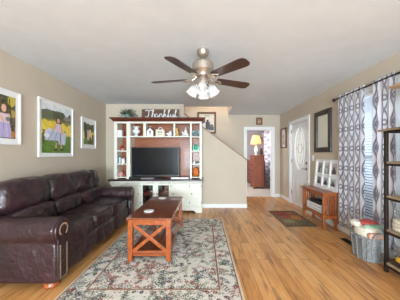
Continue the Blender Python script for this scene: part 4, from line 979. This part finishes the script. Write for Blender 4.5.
# window-sash collage frame leaning on the wall
CF = thing('window_pane_frame', 'white window sash frame holding six photos leaning on the console table', 'picture', (2.19, 3.8, kz))
fy0, fy1, fz0, fh, lean0, lean1 = 3.44, 4.17, kz + 0.001, 0.535, 2.195, 2.245
def LP(y, t, d=0.0):   # t: 0 bottom .. 1 top, d out of the wall
    return (lean0 + (lean1 - lean0) * t - d, y, fz0 + fh * t)
def lbox(mb_, ya, yb, ta, tb, d0, d1):
    mb_.add([LP(ya, ta, d0), LP(yb, ta, d0), LP(yb, tb, d0), LP(ya, tb, d0), LP(ya, ta, d1), LP(yb, ta, d1), LP(yb, tb, d1), LP(ya, tb, d1)], [(0, 1, 2, 3), (7, 6, 5, 4), (0, 4, 5, 1), (1, 5, 6, 2), (2, 6, 7, 3), (3, 7, 4, 0)])
m_ = MB(); tw = 0.04 / fh
lbox(m_, fy0, fy0 + 0.04, 0, 1, 0, 0.022); lbox(m_, fy1 - 0.04, fy1, 0, 1, 0, 0.022); lbox(m_, fy0 + 0.04, fy1 - 0.04, 0, tw * 1.2, 0, 0.022); lbox(m_, fy0 + 0.04, fy1 - 0.04, 1 - tw, 1, 0, 0.022)
m_.build('sash', M['white'], CF)
m_ = MB(); pw = (fy1 - fy0 - 0.08) / 3
for k in (1, 2): lbox(m_, fy0 + 0.04 + pw * k - 0.013, fy0 + 0.04 + pw * k + 0.013, tw * 1.2, 1 - tw, 0.002, 0.02)
lbox(m_, fy0 + 0.04, fy1 - 0.04, 0.42, 0.47, 0.002, 0.021); m_.build('muntins', M['white'], CF)
m_ = MB(); lbox(m_, fy0 + 0.04, fy1 - 0.04, tw * 1.2, 1 - tw, 0.0, 0.004); m_.build('backing', M['white_cer'], CF)
def snap(seed):
    def fn(U, V):
        q = np.random.RandomState(seed); img = np.zeros(U.shape + (3,)); img[:] = q.choice([150, 176, 196]) + q.uniform(-8, 8, 3)
        img[V < 0.4] = (120, 118, 112); img += mottled(U, V, seed, 4, 16)
        return paint(img, U, V, [('e', 0.38, 0.66, 0.11, 0.10, (84, 66, 58)), ('t', 0.38, 0.08, 0.2, 0.56, 0.12, tuple(q.choice([60, 90, 210]) + q.uniform(-10, 10, 3))), ('e', 0.64, 0.58, 0.10, 0.09, (96, 76, 62)), ('t', 0.64, 0.08, 0.2, 0.5, 0.12, tuple(q.choice([70, 200]) + q.uniform(-10, 10, 3)))])
    return fn
for k in range(3):
    for j, (ta, tb) in enumerate(((0.14, 0.38), (0.53, 0.88))):
        ya, yb = fy0 + 0.04 + pw * (k + 1) - 0.045, fy0 + 0.04 + pw * k + 0.045
        P0 = np.array(LP(ya, ta, 0.006)); canvas('photo', P0, np.array(LP(yb, ta, 0.006)) - P0, np.array(LP(ya, tb, 0.006)) - P0, 16, 20, snap(k * 2 + j + 3), M['print'], CF)

# ------------------------------------------------------------------ iron and wood shelf unit at the right edge
ET = thing('shelf_unit', 'tall open shelf unit with dark iron posts and wood shelves at the right edge', 'shelf', (2.03, 1.9, 0))
ex0, ex1, ey0, ey1 = 1.925, 2.13, 1.50, 2.25
for x in (ex0, ex1 - 0.03):
    for y in (ey0, ey1 - 0.03):
        MB().box(x, x + 0.03, y, y + 0.03, 0, 1.495).build('post', M['iron'], ET, bevel=0.002)
SZ = (1.497, 1.152, 0.793, 0.435, 0.085)
for i, z in enumerate(SZ):
    if i == 0: MB().box(ex0 - 0.015, ex1 + 0.01, ey0 - 0.01, ey1 + 0.06, z, z + 0.022).build('shelf_board', M['shelfwood'], ET, bevel=0.003)
    else: MB().box(ex0 + 0.004, ex1 - 0.004, ey0 + 0.031, ey1 - 0.031, z, z + 0.024).build('shelf_board', M['shelfwood'], ET, bevel=0.003)
    rl = MB().box(ex0, ex0 + 0.012, ey0 + 0.03, ey1 - 0.03, z - 0.022, z - 0.001).box(ex1 - 0.012, ex1, ey0 + 0.03, ey1 - 0.03, z - 0.022, z - 0.001)
    rl.box(ex0 + 0.03, ex1 - 0.03, ey1 - 0.02, ey1 - 0.008, z - 0.022, z - 0.001).box(ex0 + 0.03, ex1 - 0.03, ey0 + 0.008, ey0 + 0.02, z - 0.022, z - 0.001).build('shelf_rail', M['iron'], ET)
zb5 = 0.0855 + 0.024
tr = thing('dark_tray_basket', 'dark woven tray on the bottom shelf of the shelf unit', 'basket', (2.03, 1.95, zb5))
t_ = MB().box(1.95, 2.11, 1.80, 2.20, zb5, zb5 + 0.01).box(1.945, 1.955, 1.80, 2.20, zb5 + 0.01, zb5 + 0.05).box(2.105, 2.115, 1.80, 2.20, zb5 + 0.01, zb5 + 0.05).box(1.955, 2.105, 1.80, 1.81, zb5 + 0.01, zb5 + 0.05).box(1.955, 2.105, 2.19, 2.20, zb5 + 0.01, zb5 + 0.05)
t_.build('tray', M['frame_dark'], tr, bevel=0.003)
for y in (1.798, 2.202): MB().tube([(2.0, y, zb5 + 0.045), (2.01, y, zb5 + 0.075), (2.05, y, zb5 + 0.075), (2.06, y, zb5 + 0.045)], 0.005, 6).build('handle', M['frame_dark'], tr)
o = MB().puff((2.02, 2.05, zb5 + 0.055), (0.12, 0.26, 0.085), 3.2, 10, wr=0.02, seed=3); tag(o.build('mustard_cloth', M['yellow_cloth'], None, smooth=True, angle=80), 'crumpled mustard yellow cloth in the dark tray on the bottom shelf', 'cloth')
z4_ = 0.435 + 0.0245
o = MB()
for k in range(3): o.puff((2.03, 2.05, z4_ + 0.022 + 0.04 * k), (0.155, 0.32, 0.045), 5, 8, wr=0.006, seed=k)
tag(o.build('folded_throw', M['cream_knit'], None, smooth=True, angle=80), 'folded cream throw stacked on the second lowest shelf of the shelf unit', 'blanket')
fp = thing('dried_fern', 'grey green dried fern sprays lying on the folded cream throw', 'plant', (2.03, 2.06, z4_ + 0.13))
lf = MB(); r = random.Random(12)
for k in range(16):
    a = r.uniform(0, 2 * PI); st = Vector((2.03, 2.06, z4_ + 0.128)); e_ = st + Vector((0.07 * math.cos(a), 0.16 * math.sin(a), r.uniform(0.01, 0.10)))
    lf.tube([st, (st + e_) / 2 + Vector((0, 0, 0.02)), e_], 0.002, 4)
    for q in range(1, 9):
        p = st.lerp(e_, q / 9) + Vector((0, 0, 0.015)); d = (e_ - st).normalized(); sd = d.cross(Vector((0, 0, 1))).normalized()
        for s_ in (-1, 1): lf.add([p, p + sd * s_ * 0.022 + d * 0.012, p + sd * s_ * 0.026 + d * 0.004], [(0, 1, 2)])
lf.build('fronds', M['leaf_pale'], fp); MB().ball((2.03, 2.06, z4_ + 0.135), 0.014, 8).build('stem_knot', M['frame_brown'], fp)
# wall shelf high up at the right edge
WS = thing('wall_shelf', 'tan wooden wall shelf mounted high at the right edge above the shelf unit', 'shelf', (2.1, 1.8, 1.95))
MB().box(1.99, XR - 0.001, 1.3, 2.265, 1.955, 1.98).build('board', M['tan'], WS, bevel=0.003)
for y in (1.45, 2.1): MB().prism([(XR - 0.001, 1.80), (XR - 0.001, 1.955), (2.04, 1.955), (2.06, 1.93)], y, y + 0.02, 'y').build('bracket', M['tan'], WS)

# ------------------------------------------------------------------ wicker basket with blankets
BK = thing('wicker_basket', 'grey wicker basket of blankets on the floor beside the shelf unit', 'basket', (1.995, 2.54, 0))
bcx, bcy = 1.995, 2.54
vs = []; fs = []; n = 96; levels = 26
def sup(a, e=3.2):
    c, s_ = math.cos(a), math.sin(a); return (abs(c) ** (2 / e) * (1 if c > 0 else -1), abs(s_) ** (2 / e) * (1 if s_ > 0 else -1))
def wall_pts(inner):
    out = []
    for j in range(levels + 1):
        t = j / levels; z = 0.265 * t + 0.004
        for k in range(n):
            a = 2 * PI * k / n; sx, sy = sup(a); wv = 0.004 * math.sin(k * PI / 2 * 1.0 + j * PI) if not inner else 0
            hx = 0.128 + 0.024 * t - (0.012 if inner else 0) + wv; hy = 0.135 + 0.028 * t - (0.012 if inner else 0) + wv
            out.append((bcx + sx * hx, bcy + sy * hy, z + (0.01 if inner and j == 0 else 0)))
    return out
A_ = wall_pts(False); B_ = wall_pts(True); vs = A_ + B_; o2 = len(A_)
for j in range(levels):
    for k in range(n):
        a, b_, c_, d_ = j * n + k, j * n + (k + 1) % n, (j + 1) * n + (k + 1) % n, (j + 1) * n + k
        fs += [(a, b_, c_, d_), (o2 + d_, o2 + c_, o2 + b_, o2 + a)]
for k in range(n): fs.append((levels * n + k, levels * n + (k + 1) % n, o2 + levels * n + (k + 1) % n, o2 + levels * n + k))
fs += [tuple(range(n))[::-1], tuple(o2 + k for k in range(n))]
MB().add(vs, fs).build('body', M['wicker'], BK)
st_ = MB()
for k in range(0, n, 6):
    a = 2 * PI * k / n; sx, sy = sup(a)
    st_.tube([(bcx + sx * 0.134, bcy + sy * 0.141, 0.006), (bcx + sx * 0.157, bcy + sy * 0.168, 0.27)], 0.006, 6)
st_.build('stakes', M['wicker'], BK)
rm = MB()
for q in range(2):
    pts = []
    for k in range(n):
        a = 2 * PI * k / n; sx, sy = sup(a); w_ = 0.006 * math.sin(k * 0.9 + q * PI); pts.append((bcx + sx * (0.152 + w_), bcy + sy * (0.163 + w_), 0.273 + 0.006 * math.cos(k * 0.9 + q * PI)))
    rm.tube(pts, 0.009, 6, True)
rm.build('rim', M['wicker'], BK, smooth=True)
for sy in (-1, 1):
    pts = [(bcx + 0.085 * math.cos(PI * k / 10), bcy + sy * (0.168 + 0.01 * math.sin(PI * k / 10)), 0.275 + 0.075 * math.sin(PI * k / 10)) for k in range(11)]
    MB().tube(pts, 0.011, 8).build('handle', M['wicker'], BK, smooth=True)
GB = 'blankets in the wicker basket'
def blanket(label, c, size, m, rot=None, seed=0, e=3.0):
    o = MB().puff(c, size, e, 16, rot, 0.022, seed).build('blanket', M[m], None, smooth=True, angle=80); tag(o, label, 'blanket', GB)
blanket('large cream knit blanket filling the wicker basket', (bcx, bcy + 0.01, 0.265), (0.255, 0.275, 0.25), 'cream_knit', None, 1)
blanket('coral red striped fold lying on top of the cream blanket', (bcx + 0.03, bcy + 0.05, 0.408), (0.20, 0.15, 0.05), 'red_knit', ('X', 0.10), 2)
blanket('mint green fold draped across the middle of the cream blanket', (bcx + 0.02, bcy - 0.045, 0.392), (0.22, 0.05, 0.035), 'mint_knit', ('X', 0.3), 3)
blanket('pale cream fold bulging at the far left corner of the basket', (bcx - 0.07, bcy + 0.09, 0.392), (0.12, 0.12, 0.07), 'cream_knit', None, 6)
blanket('peach knit bundle at the front of the basket behind its handle', (bcx - 0.01, bcy - 0.115, 0.30), (0.17, 0.07, 0.09), 'peach_knit', None, 4)

# ------------------------------------------------------------------ ceiling fan
FX, FY = -0.012, 2.40
CFN = thing('ceiling_fan', 'ceiling fan with five dark wood blades, nickel motor and glass light shades', 'ceiling fan', (FX, FY, H))
c0 = (FX, FY, 0)
MB().lathe([(0.068, H), (0.068, H - 0.012), (0.062, H - 0.05), (0.03, H - 0.085), (0.016, H - 0.09)], c0, 24).build('canopy', M['nickel'], CFN, smooth=True)
MB().tube([(FX, FY, H - 0.085), (FX, FY, 2.29)], 0.013, 12).build('downrod', M['nickel'], CFN, smooth=True)
MB().lathe([(0.02, 2.305), (0.05, 2.298), (0.112, 2.288), (0.122, 2.275), (0.122, 2.20), (0.110, 2.185), (0.085, 2.16), (0.08, 2.14), (0.03, 2.135)], c0, 32).build('motor_housing', M['nickel'], CFN, smooth=True)
MB().lathe([(0.05, 2.137), (0.06, 2.12), (0.06, 2.085), (0.075, 2.07), (0.075, 2.05), (0.05, 2.03), (0.02, 2.02)], c0, 24).build('light_fitter', M['nickel'], CFN, smooth=True)
ZB = 2.11
for k in range(5):
    th = math.radians(24 + 72 * k); ca, sa = math.cos(th), math.sin(th)
    def W(r_, t_, z): return (FX + ca * r_ - sa * t_, FY + sa * r_ + ca * t_, z)
    # blade iron
    ir = MB().tube([W(0.075, 0, 2.145), W(0.10, 0, 2.12), W(0.135, 0, ZB - 0.006)], 0.009, 8)
    for s_ in (-1, 1): ir.tube([W(0.13, 0, ZB - 0.008), W(0.155, s_ * 0.032, ZB - 0.010), W(0.195, s_ * 0.036, ZB - 0.010), W(0.235, 0, ZB - 0.010)], 0.007, 6)
    ir.build('blade_iron', M['nickel'], CFN, smooth=True)
    out = [(0.17, -0.045), (0.22, -0.052), (0.45, -0.062), (0.56, -0.066), (0.60, -0.058), (0.62, -0.035), (0.622, 0), (0.62, 0.035), (0.60, 0.058), (0.56, 0.066), (0.45, 0.062), (0.22, 0.052), (0.17, 0.045)]
    tilt = -math.tan(math.radians(12)); vs = [W(a, b_, ZB + b_ * tilt) for a, b_ in out] + [W(a, b_, ZB + 0.007 + b_ * tilt) for a, b_ in out]; nb = len(out)
    MB().add(vs, [tuple(range(nb))[::-1], tuple(range(nb, 2 * nb))] + [(i, (i + 1) % nb, nb + (i + 1) % nb, nb + i) for i in range(nb)]).build('blade', M['blade'], CFN)
shade_m = bpy.data.materials.new('frosted_glass_shade'); nt, N, L, b = nodes(shade_m)
b.inputs['Base Color'].default_value = (0.62, 0.63, 0.64, 1); b.inputs['Roughness'].default_value = 0.25
tl = N.new('ShaderNodeBsdfTranslucent'); tl.inputs[0].default_value = (0.7, 0.71, 0.72, 1); tp = N.new('ShaderNodeBsdfTransparent')
m1 = N.new('ShaderNodeMixShader'); m1.inputs[0].default_value = 0.5; m2 = N.new('ShaderNodeMixShader'); lw = N.new('ShaderNodeTexNoise'); lw.inputs['Scale'].default_value = 30
mr2 = N.new('ShaderNodeMapRange'); mr2.inputs[3].default_value = 0.1; mr2.inputs[4].default_value = 0.5; L.new(lw.outputs[0], mr2.inputs[0])
L.new(b.outputs[0], m1.inputs[1]); L.new(tl.outputs[0], m1.inputs[2]); L.new(mr2.outputs[0], m2.inputs[0]); L.new(m1.outputs[0], m2.inputs[1]); L.new(tp.outputs[0], m2.inputs[2]); L.new(m2.outputs[0], N['Material Output'].inputs[0])
bulb_m = bpy.data.materials.new('lamp_bulb'); nt, N, L, b = nodes(bulb_m); b.inputs['Emission Color'].default_value = (1, 0.95, 0.88, 1); b.inputs['Emission Strength'].default_value = 0.25; b.inputs['Base Color'].default_value = (0.8, 0.8, 0.8, 1)
for k in range(4):
    th = math.radians(-94 + 90 * k); d = Vector((math.cos(th) * 0.5, math.sin(th) * 0.5, -0.86)).normalized()
    st = Vector((FX, FY, 2.055)) + Vector((math.cos(th), math.sin(th), 0)) * 0.065
    arm = MB().tube([Vector((FX, FY, 2.06)), st, st + d * 0.02], 0.010, 8).lathe([(0.02, 0)], (0, 0, 0), 3) if False else MB().tube([Vector((FX, FY, 2.06)), st, st + d * 0.03], 0.010, 8)
    arm.tube([st + d * 0.015, st + d * 0.045], 0.022, 12); ao = arm.build('lamp_arm', M['nickel'], CFN, smooth=True)
    prof = [(0.022, 0.03), (0.042, 0.042), (0.054, 0.07), (0.056, 0.095), (0.056, 0.12), (0.066, 0.142)]
    u = d.cross(Vector((0, 0, 1))).normalized(); v_ = d.cross(u); vs = []; ns = 24
    for i, (r_, h_) in enumerate(prof):
        for q in range(ns):
            a = 2 * PI * q / ns; rr = r_ * (1 + (0.07 * math.cos(6 * a) if i >= 3 else 0.02 * math.cos(6 * a))); vs.append(st + d * h_ + (u * math.cos(a) + v_ * math.sin(a)) * rr)
    fs = [(i * ns + q, i * ns + (q + 1) % ns, (i + 1) * ns + (q + 1) % ns, (i + 1) * ns + q) for i in range(len(prof) - 1) for q in range(ns)]
    so = MB().add(vs, fs).build('glass_shade', shade_m, CFN, smooth=True)
    md = so.modifiers.new('thickness', 'SOLIDIFY'); md.thickness = 0.003
    MB().ball(st + d * 0.085, 0.024, 10).build('bulb', bulb_m, ao, smooth=True)
    pl_ = lamp('fan_bulb_light', 'POINT', st + d * 0.155, 0.5, (1, 0.95, 0.88), radius=0.03)
for dx_ in (0.03, -0.025):
    MB().tube([(FX + dx_, FY - 0.05, 2.03), (FX + dx_, FY - 0.05, 1.93)], 0.0018, 5).ball((FX + dx_, FY - 0.05, 1.925), 0.007, 6).build('pull_chain', M['nickel'], CFN)

# ------------------------------------------------------------------ bedroom beyond the doorway
G8 = 0.0085
CH = thing('tall_chest', 'tall reddish brown chest of drawers in the bedroom beyond the doorway', 'dresser', (2.0, 7.85, G8))
M['chest'] = wood('chest_wood', (142, 76, 48), 0.4, (8, 8, 1.2), var=0.12)
MB().box(1.80, 2.20, 7.66, 8.16, 0.08, 1.20).build('body', M['chest'], CH, bevel=0.008)
MB().box(1.775, 2.215, 7.645, 8.175, 1.20, 1.235).build('top', M['chest'], CH, bevel=0.008)
for x in (1.80, 2.15):
    for y in (7.66, 8.11): MB().box(x, x + 0.05, y, y + 0.05, G8, 0.08).build('leg', M['chest'], CH)
for k in range(5):
    z = 0.12 + k * 0.215; dr = MB().box(1.786, 1.80, 7.69, 8.13, z, z + 0.195).build('drawer', M['chest'], CH, bevel=0.004)
    for y in (7.8, 8.02): MB().ball((1.775, y, z + 0.1), 0.013, 8).build('knob', M['iron'], dr, smooth=True)
DR = thing('low_dresser', 'lower brown dresser behind the tall chest, seen through the doorway', 'dresser', (2.05, 8.85, G8))
MB().box(1.87, 2.40, 8.25, 9.55, 0.10, 0.98).build('body', M['chest'], DR, bevel=0.008)
MB().box(1.85, 2.41, 8.23, 9.57, 0.98, 1.01).build('top', M['chest'], DR, bevel=0.006)
for x in (1.88, 2.34):
    for y in (8.26, 9.49): MB().box(x, x + 0.05, y, y + 0.05, G8, 0.10).build('leg', M['chest'], DR)
for k in range(4):
    for (ya, yb) in ((8.28, 8.88), (8.92, 9.52)):
        z = 0.13 + k * 0.21; dr = MB().box(1.855, 1.87, ya, yb, z, z + 0.19).build('drawer', M['chest'], DR, bevel=0.004)
        for y in (ya + 0.15, yb - 0.15): MB().ball((1.845, y, z + 0.1), 0.013, 8).build('knob', M['iron'], dr, smooth=True)
TL = thing('table_lamp', 'lit table lamp with cream shade standing on the tall chest', 'lamp', (1.95, 7.88, 1.2355))
lc = (1.95, 7.88, 1.2355)
MB().lathe([(0.06, 0), (0.065, 0.015), (0.03, 0.03), (0.05, 0.10), (0.075, 0.18), (0.06, 0.27), (0.02, 0.33), (0.012, 0.38), (0.012, 0.5)], lc, 20).build('base', M['white_cer'], TL, smooth=True)
vs = [];  ns = 28
for r_, z in ((0.215, 0.40), (0.205, 0.42), (0.13, 0.72), (0.128, 0.73)):
    for q in range(ns): a = 2 * PI * q / ns; vs.append((lc[0] + r_ * math.cos(a), lc[1] + r_ * math.sin(a), lc[2] + z))
so = MB().add(vs, [(i * ns + q, i * ns + (q + 1) % ns, (i + 1) * ns + (q + 1) % ns, (i + 1) * ns + q) for i in range(3) for q in range(ns)]).build('lamp_shade', M['lampshade'], TL, smooth=True)
md = so.modifiers.new('thickness', 'SOLIDIFY'); md.thickness = 0.003
MB().ball((lc[0], lc[1], lc[2] + 0.55), 0.035, 10).build('bulb', bulb_m, TL, smooth=True)
lamp('bedside_lamp_light', 'POINT', (lc[0], lc[1], lc[2] + 0.61), 9, (1, 0.86, 0.66), radius=0.04)
o = MB().lathe([(0.04, 0), (0.045, 0.01), (0.035, 0.03), (0.06, 0.10), (0.035, 0.19), (0.03, 0.22), (0.045, 0.25)], (2.12, 7.75, 1.2355), 18)
tag(o.build('dark_vase', M['frame_dark'], None, smooth=True), 'dark vase beside the lamp on the tall chest', 'vase')
def art_dm(U, V):
    img = np.zeros(U.shape + (3,)); img[:] = (188, 182, 186); return img + mottled(U, V, 71, 3, 8)
DM = thing('dresser_mirror', 'arched mirror standing on the low dresser in the bedroom', 'mirror', (2.38, 8.9, 1.01))
pts = [(8.45, 1.0105), (9.35, 1.0105), (9.35, 1.75)] + [(8.9 + 0.45 * math.cos(PI * k / 12), 1.75 + 0.25 * math.sin(PI * k / 12)) for k in range(1, 12)] + [(8.45, 1.75)]
MB().prism(pts, 2.37, 2.395, 'x').build('frame', M['chest'], DM)
pts2 = [(8.9 + (y - 8.9) * 0.88, 1.38 + (z - 1.38) * 0.88) for y, z in pts]; MB().prism(pts2, 2.365, 2.3705, 'x').build('mirror_glass', M['mirror'], DM)
cb_ = curtain('bedroom_curtain', 'x', 2.50, 7.70, 8.72, 0.03, 2.24, 8, 5, 0.03, 1.3)
tag(cb_, 'grey and white patterned curtain in the bedroom right of the tall chest', 'curtain')
br_ = thing('bedroom_curtain_rod', 'dark curtain rod above the bedroom window', 'curtain rod', (2.50, 8.3, 2.25))
MB().tube([(2.5, 7.6, 2.235), (2.5, 9.1, 2.235)], 0.011, 8).build('rod', M['iron'], br_, smooth=True)
for y in (7.6, 9.1): MB().bar((2.5, y, 2.235), (2.6, y, 2.235), 0.014).build('bracket', M['iron'], br_)
